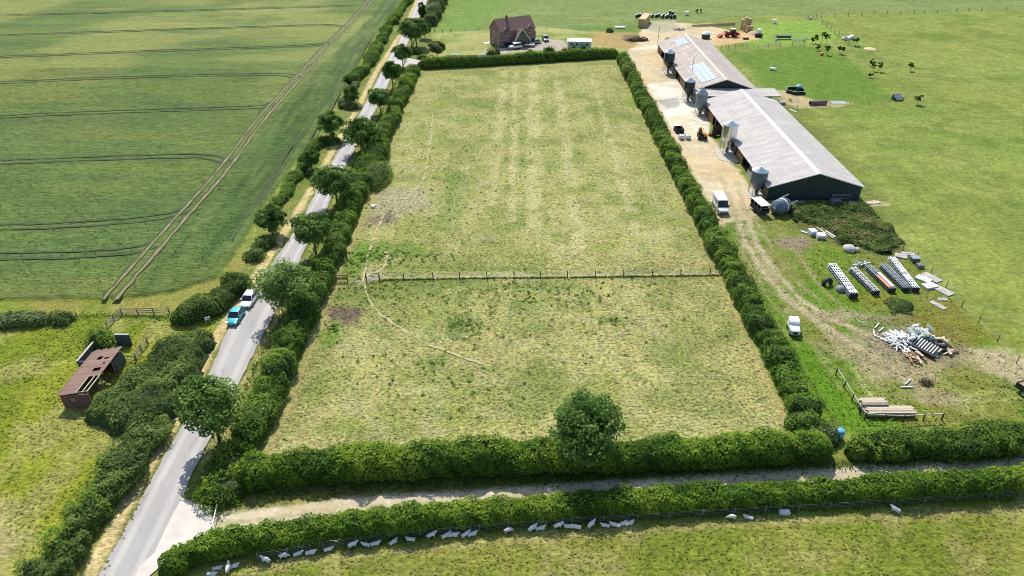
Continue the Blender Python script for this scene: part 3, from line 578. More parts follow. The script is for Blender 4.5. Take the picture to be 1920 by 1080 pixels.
thicket('dark green patch of nettles below the metal bundles', [(1655, 565), (1700, 560), (1722, 575), (1712, 592), (1672, 590)], .6, .22, LM['dark'], name='nettle_patch', cat='nettles', edge=.8, seed=46, lump=.9, patch=1.5)
# ---- single bushes
bs = 'shrubs along the left side of the road'
bush('rounded dark bush at the right end of the bramble hedge by the crop', 118, 603, 2.0, 1.6, 1.9, .26, LM['dark'], seed=1)
bush('small dark bush beside the white signpost left of the blue car', 374, 642, 1.9, 1.7, 1.9, .24, LM['dark'], seed=2)
bush('green bush growing inside the ruined brick pen', 192, 650, 2.1, 2.1, 3.1, .26, LM['hedge'], seed=3, bias=.1)
bush('bush on the left verge opposite the second roadside tree from the cars', 478, 482, 1.9, 2.2, 1.7, .27, LM['dark'], group=bs, seed=4)
bush('dark bush below the round tree left of the road', 496, 462, 2.1, 2.0, 1.8, .27, LM['dark'], group=bs, seed=5)
bush('low bush at the top left of the road beside the pale path', 742, 45, 1.6, 1.6, 2.4, .4, LM['dark'], group=bs, seed=6)
bush('shadowy shrub below the tall narrow tree left of the road', 661, 203, 2.4, 1.8, 1.8, .32, LM['grey'], group=bs, seed=7)
bush('dark shrub at the foot of the leaning double tree left of the road', 617, 268, 3.0, 2.2, 1.9, .32, LM['dark'], group=bs, seed=8)
bush('dark shrub under the small round tree halfway up the left verge', 588, 328, 2.2, 1.8, 1.5, .32, LM['dark'], group=bs, seed=9)
bush('shrub where the near hedge turns down to the track entrance', 440, 862, 2.4, 2.4, 2.2, .26, LM['hedge'], seed=10)
bush('leafy shrub at the lower end of the right hedge near the blue drum', 1505, 800, 2.6, 2.4, 2.5, .26, LM['hedge'], seed=11)
bush('tangled shrub between the right hedge and the end fence', 1540, 822, 2.3, 2.0, 2.0, .26, LM['grey'], seed=12)
bush('dark shrub under the big tree at the garden corner', 777, 100, 3.0, 2.2, 2.2, .4, LM['dark'], seed=13)
bush('low shrub left of the willow in the garden', 792, 110, 2.0, 1.6, 1.4, .4, LM['hedge'], seed=14)
bush('round green shrub on the drive edge in front of the house', 921, 103, 1.8, 1.4, 2.0, .38, LM['dark'], seed=15)
bush('greyish twiggy shrub right of the round one by the drive', 932, 101, 1.2, 1.0, 1.9, .38, LM['grey'], seed=16)
bush('dark green shrub between the drive and the far hedge', 1030, 99, 2.3, 1.5, 2.2, .38, LM['hedge'], seed=17)
bush('small shrub left of the dark one by the drive', 993, 101, 1.3, 1.0, 1.6, .38, LM['hedge'], seed=18)
bush('narrow conifer in front of the left half of the white cabin', 1075, 98, .9, .9, 3.0, .36, LM['dark'], seed=19)
bush('narrow conifer in front of the right half of the white cabin', 1094, 98, 1.0, .9, 3.0, .36, LM['dark'], seed=20)
bush('reddish shrub left of the white cabin', 1058, 96, 1.0, .8, 1.2, .36, LM['brown'], seed=21)
bush('thorny shrub on rough ground left of the straw stack', 1143, 60, 1.6, 1.3, 1.6, .4, LM['grey'], seed=22)
bush('heap of brushwood beside the yard entrance', 1194, 76, 4.2, 2.2, 1.2, .36, LM['brown'], name='brushwood_heap', cat='brushwood', seed=23, bias=-.35)
bush('small brown bush beside the dumped scrap on the track field', 1735, 718, .9, .8, .7, .22, LM['brown'], seed=24)
bush('low green shrub right of the far tip of the truss bundles', 1664, 56 + 0, 1.8, 1.2, 1.0, .5, LM['hedge'], seed=25) if False else None
bush('tall grey-green shrub mass bulging from the roadside hedge into the paddock', 708, 332, 2.6, 8.5, 3.1, .32, LM['dark'], seed=56, lump=.35, bias=.15)
bush('bright bushy end of the near hedge beside the track barrier', 424, 926, 2.9, 2.3, 2.6, .25, LM['near'], seed=51, lump=.5)
bush('leafy bush joining the near hedge to the roadside hedge', 440, 892, 3.0, 2.8, 2.6, .25, LM['near'], seed=52, lump=.5)
bush('dark spiky bush in the lower roadside hedge left of the road', 172, 968, 1.9, 1.7, 2.9, .25, LM['hedge'], seed=53, lump=.5)
bush('bright bush lowest in the roadside hedge at the bottom left', 118, 1040, 2.0, 1.7, 2.6, .25, LM['hedge'], seed=54, lump=.5)
bush('spreading bush where the bramble thicket meets the roadside hedge', 262, 828, 2.4, 2.0, 2.5, .26, LM['grey'], seed=55, lump=.45)
# ---- trees
def crown_arrays(R, Hc, zc, nb, per, seed, flat=.75):
    rs = np.random.default_rng(seed); Ps = []; Ns = []
    for b in range(nb):
        d = rs.normal(0, 1, 3); d /= np.linalg.norm(d); d[2] = d[2] * .9 + .12; k = rs.uniform(.35, .85) if b > nb * .35 else rs.uniform(.72, 1.0)
        c = d * k * np.array([R, R, Hc]); br = R * rs.uniform(.18, .40)
        D = rs.normal(0, 1, (per, 3)); D /= np.linalg.norm(D, axis=1)[:, None]; D[:, 2] = np.where(D[:, 2] < -.3, -D[:, 2], D[:, 2])
        Ps.append(c + D * br * np.array([1, 1, flat]) * rs.uniform(.75, 1.05, per)[:, None]); Ns.append(D + np.array([0, 0, .3]))
    P = np.concatenate(Ps); P[:, 2] += zc; return P, np.concatenate(Ns)
def make_tree(label, x, y, R, ht, base, size, mat, seed, trunk=.22, nb=95, per=85, name='tree', cat='tree', group=None, lean=0, twin=False, bias=0.0):
    t = thing(name, label, cat, x, y, 0, 0, group); Hc = (ht - base) / 2; zc = base + Hc
    P, N = crown_arrays(R, Hc, zc, nb, per, seed); P[:, 0] += lean * P[:, 2] / ht
    foliage('crown', P, N, size * 1.2, mat, t, tilt=.42, patch=R * .6, seed=seed, bias=bias)
    m = MB(); rs = random.Random(seed)
    for sx in ((-.9, .9) if twin else (0,)):
        m.tube((sx, 0, -.1), (sx * .8 + lean * .3, 0, base + .2), trunk, trunk * .72, M_bark, 9); m.tube((sx * .8 + lean * .3, 0, base + .1), (sx * .6 + lean * .7, 0, zc + Hc * .45), trunk * .7, trunk * .2, M_bark, 7)
        for k in range(7):
            a = rs.uniform(0, 6.28); z0 = base + rs.uniform(0, .5) * Hc; r = R * rs.uniform(.5, .8)
            m.tube((sx * .8, 0, z0), (sx * .8 + math.cos(a) * r + lean * .6, math.sin(a) * r, z0 + Hc * rs.uniform(.35, .8)), trunk * .4, trunk * .1, M_bark, 6)
    m.build('trunk', t); return t
gt = 'roadside trees'
for (lb, u, v, R, ht, base, sz, tr, sd_, kw) in (
    ('big round tree nearest the camera beside the road, above the track entrance', 412, 826, 3.4, 9.0, 1.6, .30, .24, 101, {}),
    ('spreading tree overhanging the road in front of the white car', 543, 588, 4.1, 8.3, 1.4, .30, .24, 102, dict(bias=.30)),
    ('roadside tree with bare trunk, next above the one by the white car', 593, 478, 3.1, 7.8, 2.1, .32, .20, 103, {}),
    ('wide roadside tree level with the bare patch in the paddock', 633, 386, 3.9, 7.8, 1.9, .34, .22, 104, {}),
    ('dense dark roadside tree touching the paddock hedge bulge', 682, 286, 4.1, 7.6, 1.2, .36, .22, 105, dict(nb=120)),
    ('small round roadside tree, fourth down from the lane junction', 714, 214, 2.8, 6.6, 1.9, .38, .18, 106, dict(bias=.1)),
    ('thin upright roadside tree just below the lane junction', 737, 167, 2.5, 7.6, 2.2, .40, .17, 107, {}),
    ('roadside tree standing at the lane junction', 756, 127, 2.7, 6.8, 2.0, .42, .17, 108, {}),
    ('largest two-stemmed tree at the garden corner beside the road', 777, 88, 4.6, 9.5, 2.0, .45, .26, 109, dict(twin=True, nb=130))):
    x, y = G(u, v); make_tree(lb, x, y, R, ht, base, sz, LM['tree'], sd_, tr, group=gt, **kw)
for (lb, u, v, R, ht, base, sz, sd_, mt) in (
    ('round tree on the left verge below the weedy strip', 512, 440, 2.7, 5.6, .6, .32, 111, 'tree'),
    ('small round tree halfway up the left verge', 585, 318, 2.0, 4.6, .6, .34, 112, 'tree'),
    ('leaning pale-topped tree on the left verge opposite the dense dark tree', 624, 262, 2.9, 6.6, .5, .36, 113, 'tree'),
    ('dark upright tree on the left verge highest up the road', 661, 198, 1.9, 5.4, .4, .38, 114, 'tree'),
    ('narrow dark conifer beside the road behind the big corner tree', 793, 42, 1.6, 7.5, .6, .45, 115, 'dark'),
    ('dark tree right of the big corner tree by the field gate', 797, 72, 2.4, 6.0, .6, .45, 116, 'dark'),
    ('drooping pale willow in the garden left of the house', 820, 108, 2.6, 4.8, 1.0, .42, 117, 'willow'),
    ('loose open tree rising out of the near hedge', 1096, 872, 3.7, 9.4, 1.8, .27, 118, 'tree')):
    x, y = G(u, v); make_tree(lb, x, y, R, ht, base, sz, LM[mt], sd_, .16, nb=(130 if sd_ == 118 else 60), per=(85 if sd_ == 118 else 90))
gs = 'young trees planted in the far pasture'
for (lb, u, v, R, ht, sd_) in (
    ('taller left one of two dark saplings behind the sheep pens', 1540, 83, 1.3, 4.6, 121), ('right one of two dark saplings behind the sheep pens', 1548, 84, 1.1, 3.8, 122),
    ('thin sapling left of the two dark saplings', 1529, 82, .9, 3.2, 123), ('smallest sapling at the pen corner', 1523, 82, .8, 2.2, 124),
    ('round sapling beside the orange ball', 1549, 103, 1.1, 2.8, 125), ('left of two joined round saplings in the far pasture', 1572, 101, .8, 2.6, 126),
    ('right of two joined round saplings in the far pasture', 1577, 102, .9, 2.6, 127), ('leftmost sapling of the three in a row in mid pasture', 1632, 125, .7, 2.3, 128),
    ('middle sapling of the three in a row in mid pasture', 1637, 133, .8, 2.8, 129), ('rightmost sapling of the three in a row in mid pasture', 1647, 134, .9, 2.8, 130),
    ('lone round sapling right of the row of three', 1706, 133, 1.0, 2.6, 131), ('lone sapling right of the small slatted hut', 1720, 196, 1.1, 2.8, 132),
    ('sprawling pale-green sapling by the diagonal fence end', 1604, 86, 1.4, 3.0, 133), ('tiny sapling below the row of three', 1631, 146, .6, 1.3, 134), ('tiny leafy sapling by the diagonal pasture edge', 1533, 95, .7, 1.6, 135)):
    x, y = G(u, v); make_tree(lb, x, y, R, ht, ht * .35, .36, LM['dark' if sd_ != 133 else 'hedge'], sd_, .06, nb=12, per=34, name='young_tree', group=gs)
# ---- scattered weeds and long grass (uncountable)
def tufts(name, pts, h, wd, mat, seed):
    n = len(pts); a = RNG.uniform(0, 6.283, n); hh = h * RNG.uniform(.5, 1.3, n); ln = RNG.normal(0, .35, (n, 2)) * hh[:, None]
    ca = np.stack([np.cos(a), np.sin(a)], 1) * (wd / 2); b0 = pts - ca; b1 = pts + ca; tp = pts + ln
    z = np.zeros(n); V = np.stack([np.c_[b0, z - .05], np.c_[b1, z - .05], np.c_[tp + ca * .3, hh], np.c_[tp - ca * .3, hh]], 1).reshape(-1, 3)
    lv = np.repeat(np.clip(RNG.normal(.5, .25, n), 0, 1), 4)
    return tag(npmesh(name, V, np.arange(4 * n).reshape(-1, 4), [mat], attrs={'lv': ('FLOAT', lv)}), kind='stuff')
cl = []
for (u, v, rx, ry, n) in ((872, 612, 2.6, 3.2, 34), (740, 480, 9, 3, 60), (665, 495, 3, 5, 25), (960, 560, 18, 6, 60), (1150, 605, 3, 2, 8), (620, 620, 2, 4, 15), (900, 730, 12, 5, 25), (700, 540, 10, 4, 60), (1040, 545, 16, 3, 40), (800, 400, 22, 25, 50), (1100, 600, 22, 14, 40), (760, 700, 14, 12, 25), (900, 250, 25, 40, 40)):
    c = np.array(G(u, v)); cl += [c + RNG.normal(0, .5, 2) * (rx, ry) for _ in range(n)]
cl = np.array(cl); cl = cl[inside(cl[:, 0], cl[:, 1], P_pad)]
rad = RNG.uniform(.1, .38, len(cl)) ; k = np.repeat(np.arange(len(cl)), 22); pp = cl[k] + RNG.normal(0, .6, (len(k), 2)) * rad[k][:, None]
Pn = np.c_[pp, RNG.uniform(.02, .2, len(k))]; tag(foliage('field_weeds', Pn, np.tile([0, 0, 1.0], (len(k), 1)), .18, LM['hedge'], tilt=.5), kind='stuff')
PA1 = GA([(812, 212), (806, 270), (800, 320), (790, 345), (770, 365), (750, 383)]); PA2 = GA([(722, 400), (705, 435), (690, 480), (683, 515), (681, 527), (690, 560), (710, 588), (735, 605), (790, 640), (850, 665), (930, 690), (1000, 715)])
MN = GA([(204, 562), (262, 495), (345, 400), (400, 340), (434, 297), (480, 232), (520, 187), (572, 131), (618, 79)], .5)
def sw_mat(name):
    m, t, q = newmat(name); n = t.nodes; L = t.links; at = n.new('ShaderNodeAttribute'); at.attribute_name = 'gc'; L.new(at.outputs['Color'], q.inputs['Base Color'])
    q.inputs['Roughness'].default_value = .8; q.inputs['Specular IOR Level'].default_value = .05; tr = n.new('ShaderNodeBsdfTranslucent'); L.new(at.outputs['Color'], tr.inputs[0])
    ms = n.new('ShaderNodeMixShader'); ms.inputs[0].default_value = .25; L.new(q.outputs[0], ms.inputs[1]); L.new(tr.outputs[0], ms.inputs[2]); L.new(ms.outputs[0], n['Material Output'].inputs[0]); return m
M_sw = sw_mat('grass tussocks')
def sward(name, poly, dens, size, mat, zmax=.16, tilt=.42, y1=1e9, patch=4.0, seed=0, holes=.0, bias=0, z0=0.0):
    P = np.asarray(poly); a0, a1 = P.min(0), P.max(0); a0 = np.maximum(a0, (-150, 34)); a1 = np.minimum(a1, (150, y1)); n = int(dens * (a1[0] - a0[0]) * (a1[1] - a0[1]))
    x = RNG.uniform(a0[0], a1[0], n); y = RNG.uniform(a0[1], a1[1], n); k = inside(x, y, P) & (seg_dist(x, y, PA1) > .3) & (seg_dist(x, y, PA2) > .35) & (seg_dist(x, y, P_path) > 1.1) & (fbm(x, y, 2.5, seed + 2) > holes) & (np.abs(x) < 12 + y * .86) & ((z0 == 0) | ((seg_dist(x, y, MN) > 1.7) & (x < MN[:, 0].max() + 60))); x, y = x[k], y[k]
    P3 = np.c_[x, y, z0 + RNG.uniform(.02, zmax, len(x))]
    V, Fc = leaf_arrays(P3, np.tile([0, 0, 1.4], (len(x), 1)), np.full(len(x), size), tilt); V[:, 2] = np.maximum(V[:, 2], .01)
    ix = np.clip(np.searchsorted(xs, x), 0, len(xs) - 1); iy = np.clip(np.searchsorted(ys, y), 0, len(ys) - 1); g = C[iy * len(xs) + ix] * (1.12 * RNG.uniform(1 - mat, 1 + mat, len(x)))[:, None]
    g[:, 0] *= RNG.uniform(.86, 1.12, len(x)); g = np.repeat(np.c_[g, np.ones(len(x))], 4, 0)
    return tag(npmesh(name, V, Fc, [M_sw], attrs={'gc': ('FLOAT_COLOR', g)}), kind='stuff')
P_padin = GA([(505, 858), (572, 695), (632, 521), (692, 400), (722, 322), (748, 235), (788, 136), (1155, 117), (1340, 515), (1478, 806), (1400, 832), (1000, 845)])
sward('paddock_tussocks', P_padin, 5.0, .28, .22, y1=104, tilt=.26, zmax=.11, seed=201, patch=3.0, holes=.25)
sward('paddock_tussocks', P_padin[[2, 3, 4, 5, 6, 7, 8]], 1.6, .36, .16, tilt=.22, zmax=.07, seed=205, patch=4, holes=.3)
sward('meadow_tussocks', P_ls, 4.5, .28, .17, tilt=.26, zmax=.12, y1=93, seed=211, holes=.3)
sward('sheep_pasture_tussocks', P_low + np.array([[0, -1.2]]), 6.0, .23, .20, tilt=.27, zmax=.12, seed=221, holes=.28)
P_cr = GA([(-900, 556), (190, 554), (270, 549), (325, 538), (398, 515), (430, 470), (480, 390), (565, 268), (640, 160), (655, 130), (-900, 130)]); sward('crop_ears', P_cr, 2.2, .30, .17, seed=241, holes=.2, tilt=.34, z0=.44, zmax=.16)
sward('rough_ground_tussocks', P_east, 2.6, .28, .3, y1=122, seed=231, holes=.42, tilt=.36)
def along(px, wd, per, off=0.0):
    P = resample(GA(px) if not isinstance(px, np.ndarray) else px, .2); idx = RNG.integers(0, len(P), int(len(P) * .2 * per)); return P[idx] + RNG.normal(0, wd / 2, (len(idx), 2)) + np.array([off, 0])
tufts('verge_grass', np.concatenate([along(P_rv, .6, 26, .3), along([(470, 930), (700, 912), (1000, 900), (1400, 882), (1900, 858)], 1.1, 60, 0),
    along([(480, 1052), (800, 1006), (1200, 974), (1900, 936)], .4, 30), along([(330, 600), (230, 592), (0, 592)], .8, 30)]), .26, .16, LM['hedge'], 1)
tufts('dry_grass', np.concatenate([along([(520, 992), (700, 962), (1000, 938), (1300, 918), (1920, 884)], .35, 26), along([(1352, 516), (1400, 620), (1500, 810)], .5, 20, 4.8)]), .22, .12, LM['straw'], 2)
tufts('fence_grass_and_shade', along([(715, 526), (862, 523), (1064, 521), (1352, 517)], .12, 34, 0), .26, .2, LM['dark'], 4)  # uncut grass; dark leaves also paint in the fence's shadow line
# ============================================================ BUILDINGS
def sheet_mat(name, col, line, bw=1.05, bh=2.3, mort=.03, stain=.5, rough=.75):
    m, t, p = newmat(name); n = t.nodes; L = t.links
    tc = n.new('ShaderNodeTexCoord'); br = n.new('ShaderNodeTexBrick'); br.inputs['Scale'].default_value = 1; br.offset = 0
    sx = n.new('ShaderNodeSeparateXYZ'); cx = n.new('ShaderNodeCombineXYZ'); L.new(tc.outputs['Object'], sx.inputs[0]); L.new(sx.outputs[1], cx.inputs[0]); L.new(sx.outputs[0], cx.inputs[1]); L.new(cx.outputs[0], br.inputs['Vector'])
    c = np.array(col); br.inputs['Color1'].default_value = (*c, 1); br.inputs['Color2'].default_value = (*(c * .93), 1); br.inputs['Mortar'].default_value = (*line, 1)
    br.inputs['Mortar Size'].default_value = mort; br.inputs['Brick Width'].default_value = bw; br.inputs['Row Height'].default_value = bh
    mp = n.new('ShaderNodeMapping'); mp.inputs['Scale'].default_value = (.22, .9, 1); L.new(tc.outputs['Object'], mp.inputs[0])
    nz = n.new('ShaderNodeTexNoise'); nz.inputs['Scale'].default_value = .8; nz.inputs['Detail'].default_value = 6; L.new(mp.outputs[0], nz.inputs['Vector'])
    mr = n.new('ShaderNodeMapRange'); mr.inputs[1].default_value = .3; mr.inputs[2].default_value = .7; mr.inputs[3].default_value = 1 - stain * .35; mr.inputs[4].default_value = 1.08; L.new(nz.outputs[0], mr.inputs[0])
    sc = n.new('ShaderNodeVectorMath'); sc.operation = 'SCALE'; L.new(br.outputs[0], sc.inputs[0]); L.new(mr.outputs[0], sc.inputs['Scale']); L.new(sc.outputs[0], p.inputs['Base Color'])
    p.inputs['Roughness'].default_value = rough; p.inputs['Specular IOR Level'].default_value = .2
    return m
def brick_mat(name, c1, c2, mort, sc=4.0):
    m, t, p = newmat(name); n = t.nodes; L = t.links; tc = n.new('ShaderNodeTexCoord')
    sx = n.new('ShaderNodeSeparateXYZ'); L.new(tc.outputs['Object'], sx.inputs[0]); ad = n.new('ShaderNodeMath'); L.new(sx.outputs[0], ad.inputs[0]); L.new(sx.outputs[1], ad.inputs[1])
    cx = n.new('ShaderNodeCombineXYZ'); L.new(ad.outputs[0], cx.inputs[0]); L.new(sx.outputs[2], cx.inputs[1])
    br = n.new('ShaderNodeTexBrick'); br.inputs['Scale'].default_value = sc; L.new(cx.outputs[0], br.inputs['Vector'])
    br.inputs['Color1'].default_value = (*c1, 1); br.inputs['Color2'].default_value = (*c2, 1); br.inputs['Mortar'].default_value = (*mort, 1); L.new(br.outputs[0], p.inputs['Base Color'])
    p.inputs['Roughness'].default_value = .9; return m
galv = M('galvanised steel', (.52, .54, .56), .38, .75, var=.12, vs=.8); galv_d = M('dull galvanised steel', (.30, .33, .36), .5, .5, var=.2, vs=.9); galv_k = M('aged grey steel', (.17, .20, .225), .5, .4, var=.25, vs=.9); chrome = M('bright galvanised sheet', (.62, .64, .66), .22, .9, var=.06, vs=.4)
lid = M('pale silo lid', (.78, .81, .82), .35, .1, var=.06); dgreen = M('dark green coated steel', (.016, .030, .028), .4, .1, var=.15); dblue = M('blue grey coated steel', (.085, .125, .155), .42, .2, var=.12)
dcl = M('dark green gable cladding', (.022, .036, .034), .6, .0, var=.12, vs=.7); black = M('black rubber', (.02, .02, .02), .7, var=.2); white = M('white paint', (.78, .78, .76), .45, var=.04); dirtyw = M('weathered white', (.62, .60, .56), .6, var=.12)
glassd = M('dark window glass', (.015, .020, .024), .08, 0, var=.05, spec=.6); wood = M('orange-brown boards', (.30, .165, .070), .8, var=.3, vs=2.5); woodd = M('dark brown boards', (.10, .055, .035), .85, var=.3, vs=2.5)
woodg = M('weathered grey timber', (.24, .215, .18), .9, var=.25, vs=2.5); woodl = M('pale sawn timber', (.50, .41, .29), .85, var=.2, vs=2.5); conc = M('concrete', (.40, .37, .33), .9, var=.18, vs=1.5); interior = M('dark barn litter', (.05, .038, .025), .95, var=.3)
cream = M('pale timber trim', (.62, .54, .42), .7, var=.08); straw_m = M('straw', (.42, .31, .155), .95, var=.28, vs=4, bump=.5); strawt = M('loose straw with painted sun', (.52, .41, .23), .95, var=.2, vs=4, bump=.4)  # strawt is a paler straw copy with sunlight put into the colour
def barn(label, x0, x1, y0, y1, he, hr, roofm, ridgem, ridge_w, segs, rooflights=(), trimm=None, gable='near'):
    t = thing('livestock_barn', label, 'barn', (x0 + x1) / 2, y0); w2 = (x1 - x0) / 2; Ln = y1 - y0; th = .12; ov = .45
    m = MB(); sl = (hr - he) / w2
    for s in (-1, 1):
        m.yprism([(0, hr), (s * (w2 + ov), he - sl * ov), (s * (w2 + ov), he - sl * ov - th), (0, hr - th)], -.35, Ln + .35, roofm)
    m.build('roof', t)
    m = MB(); rw = ridge_w
    for s in (-1, 1): m.yprism([(0, hr + .05), (s * rw, hr + .05 - sl * rw), (s * rw, hr + .012 - sl * rw), (0, hr + .012)], -.36, Ln + .36, ridgem)
    m.build('ridge_cap', t)
    tm = trimm or white; m = MB()
    for s in (-1, 1):
        m.bar((s * (w2 + ov), -.38, he - sl * ov - .05), (0, -.38, hr - .05), .05, .20, tm)
    m.build('barge_board', t)
    for yy, dpt in ((0, .12), (Ln - .12, .12)):
        m = MB(); m.yprism([(-w2, .0), (w2, 0), (w2, he - .15), (0, hr - .15), (-w2, he - .15)], yy, yy + dpt, dcl)
        if yy == 0:
            k = -w2 + .5
            while k < w2: m.box(k, k + .06, -.05, 0, .2, he - .2 + (w2 - abs(k)) * sl - .1, dcl); k += 1.0
        m.build('gable_wall', t)
    m = MB(); m.box(w2 - .1, w2, .13, Ln - .13, 0, 1.4, conc); m.box(w2 - .06, w2 - .01, .13, Ln - .13, 1.4, he - .25, woodg); m.build('side_wall', t)
    m = MB(); m.box(-w2 + .2, w2 - .12, .15, Ln - .15, .03, .12, interior); m.build('floor', t)
    k = .1
    while k < Ln: m = MB(); m.box(-w2 - .0, -w2 + .22, k, k + .2, 0, he - .2, woodg); m.build('post', t); k += 6.0 if k > .2 else 5.8
    for (a, b, kind) in segs:
        m = MB(); nm = 'timber_panel'
        if kind in ('wood', 'dark'):
            mt = wood if kind == 'wood' else woodd; z = .15
            while z < he - .35: m.box(-w2 - .06, -w2 - .01, a, b, z, z + .24, mt if random.random() > .25 else (woodd if kind == 'wood' else woodg)); z += .30
        elif kind == 'low': m.box(-w2 - .14, -w2 - .02, a, b, 0, 1.25, conc); nm = 'concrete_panel'
        elif kind == 'open': m.obox((-w2 - 1.0, a, 1.3), (2.2, .08, 2.3), woodd, rz=.15); nm = 'barn_door'
        m.build(nm, t)
    for (a, b, c, d, mt, nm) in rooflights:        # a,b along, c,d across (fraction of left slope)
        m = MB(); za = lambda x: hr - sl * abs(x)
        xx = [-w2 + (w2) * c, -w2 + w2 * d]; q = 5
        for i in range(q):
            u0 = a + (b - a) * i / q + .04; u1 = a + (b - a) * (i + 1) / q - .04
            for j in range(3):
                v0 = xx[0] + (xx[1] - xx[0]) * j / 3 + .03; v1 = xx[0] + (xx[1] - xx[0]) * (j + 1) / 3 - .03
                m.yprism([(v0, za(v0) + .03), (v1, za(v1) + .03), (v1, za(v1) + .09), (v0, za(v0) + .09)], u0, u1, mt)
        m.build(nm, t)
    return t
r1 = sheet_mat('grey fibre cement roof', (.43, .40, .365), (.54, .51, .47), mort=.03, stain=.5, bw=2.2, bh=2.35); r2 = sheet_mat('brownish fibre cement roof', (.41, .355, .30), (.56, .50, .43), mort=.05, bw=2.2, bh=2.2, stain=.8)
rc1 = M('translucent ridge sheets', (.64, .63, .60), .6, var=.08); rc2 = M('brownish ridge', (.50, .45, .39), .8, var=.1)
pv = M('pale blue roof panel', (.38, .435, .48), .3, .0, var=.08, vs=2)
b1 = barn('large grey roofed barn nearest the camera with white ridge and dark gable end', 50.6, 69.0, 125.6, 179.6, 3.1, 5.9, r1, rc1, .55,
     [(.3, 2.6, 'wood'), (4.5, 9.0, 'wood'), (9.2, 12.4, 'dark'), (9.2, 13.0, 'low'), (18.2, 22.0, 'wood'), (30, 36, 'dark'), (36.2, 36.4, 'open'), (44, 49, 'wood'), (49.5, 53.5, 'dark')])
b2 = barn('long brown roofed barn farther away with pale blue panels on its roof', 49.5, 67.0, 188.9, 242.0, 3.0, 5.9, r2, rc2, .5,
     [(.3, 8, 'dark'), (8.2, 16, 'wood'), (22, 27, 'dark'), (36, 40, 'dark'), (46, 53, 'wood')], rooflights=[(3, 19.5, .33, .80, pv, 'roof_panel'), (42, 49, .50, .85, pv, 'roof_panel')], trimm=cream)
# link building between the barns
t = thing('link_building', 'low flat roofed link building between the two barns', 'barn', 49.8, 183.2); m = MB(); m.xprism([(-.3, 3.05), (5.5, 3.35), (5.5, 3.47), (-.3, 3.17)], -.4, 21.9, r1); m.build('roof', t)
m = MB(); m.box(0, .15, .2, 5.2, 0, 3.0, woodg); m.box(.2, 19.4, 5.0, 5.15, 0, 3.2, dcl); m.box(19.4, 19.55, .2, 5.2, 0, 3.0, dcl); m.build('wall', t); m = MB(); m.box(-.4, 21.9, -.36, -.3, 2.85, 3.17, cream); m.build('fascia', t)
for k in (3.4, 8.4, 18.2): m = MB(); m.obox((k, 2.4, 3.16 + .14), (1.3, 1.0, .08), M('stained rooflight', (.40, .38, .27), .6), rx=.055); m.build('rooflight', t)
def silo(label, u, v, r, zb, zc, zt, body, top, legs=1, group='feed silos', rib=.02, tall=0):
    x, y = G(u, v); t = thing('feed_silo', label, 'silo', x, y, 0, 0, group); m = MB()
    m.lathe([(.22, zb - r * 1.25), (r * .98, zb), (r, zb + .02)] + [(r, zb + (zc - zb) * k / 4) for k in range(1, 5)], body, 28, rib=rib); m.build('body', t)
    m = MB(); m.lathe([(r * 1.05, zc - .05), (r * 1.05, zc + .02), (.28, zt - .12), (.28, zt + .05), (.001, zt + .12)], top, 28); m.build('lid', t)
    for k in range(4):
        a = math.pi / 4 + k * math.pi / 2; m = MB(); m.tube((math.cos(a) * r * 1.02, math.sin(a) * r * 1.02, 0), (math.cos(a) * r * .99, math.sin(a) * r * .99, zb + .8), .07, .07, galv_d if body is not dgreen else galv, 6); m.build('leg', t)
    m = MB(); 
    for k in range(4):
        a = math.pi / 4 + k * math.pi / 2; b = a + math.pi / 2; m.tube((math.cos(a) * r, math.sin(a) * r, .4), (math.cos(b) * r, math.sin(b) * r, 1.3), .03, .03, galv_d, 5)
    m.build('brace', t)
    m = MB()
    for s in (-.2, .2): m.tube((-r - .16, s, .3), (-r - .16, s, zc), .025, .025, galv, 5)
    z = .5
    while z < zc: m.tube((-r - .16, -.2, z), (-r - .16, .2, z), .018, .018, galv, 4); z += .35
    m.build('ladder', t)
    m = MB(); m.tube((0, 0, max(.3, zb - r * 1.3)), (r * 1.2, .2, .9), .12, .12, galv, 8); m.box(-.35, .35, -.35, .35, .15, max(.4, zb - r * 1.25), galv_d); m.build('auger', t)
    m = MB(); m.box(-r - .5, r + .5, -r - .5, r + .5, -.05, .09, M('silo pad', (.46, .41, .33), .9, var=.1)); m.build('base', t)
    return t
silo('dark green feed silo with pale lid standing farthest up the yard', 1252, 137, 1.55, 3.2, 6.3, 7.3, dgreen, lid)
silo('dark green feed silo with pale lid in front of the bare pole', 1289, 189, 1.45, 3.0, 5.5, 6.4, dgreen, lid)
silo('dull grey feed silo with tall pointed top beside the link building', 1312, 214, 1.35, 2.2, 5.4, 7.0, galv_k, galv_d, rib=.03)
silo('tallest bright metal feed silo standing on a concrete pad beside the near barn', 1362, 285, 1.65, 2.9, 6.6, 7.4, chrome, lid)
silo('blue grey feed silo with pale lid at the near corner of the near barn', 1417, 364, 1.58, 2.7, 5.2, 5.9, dblue, lid)
x, y = G(1362, 290); sp = MB(); sp.prism([(x - 2.2, y + 3), (x - 2.2, y - 3.2), (x + .2, y - 5), (x + 2.4, y - 4), (x + 2.4, y + 3)], 0, .085, M('silo pad', (.46, .41, .33))); tag(sp.build('silo_apron'), kind='structure')
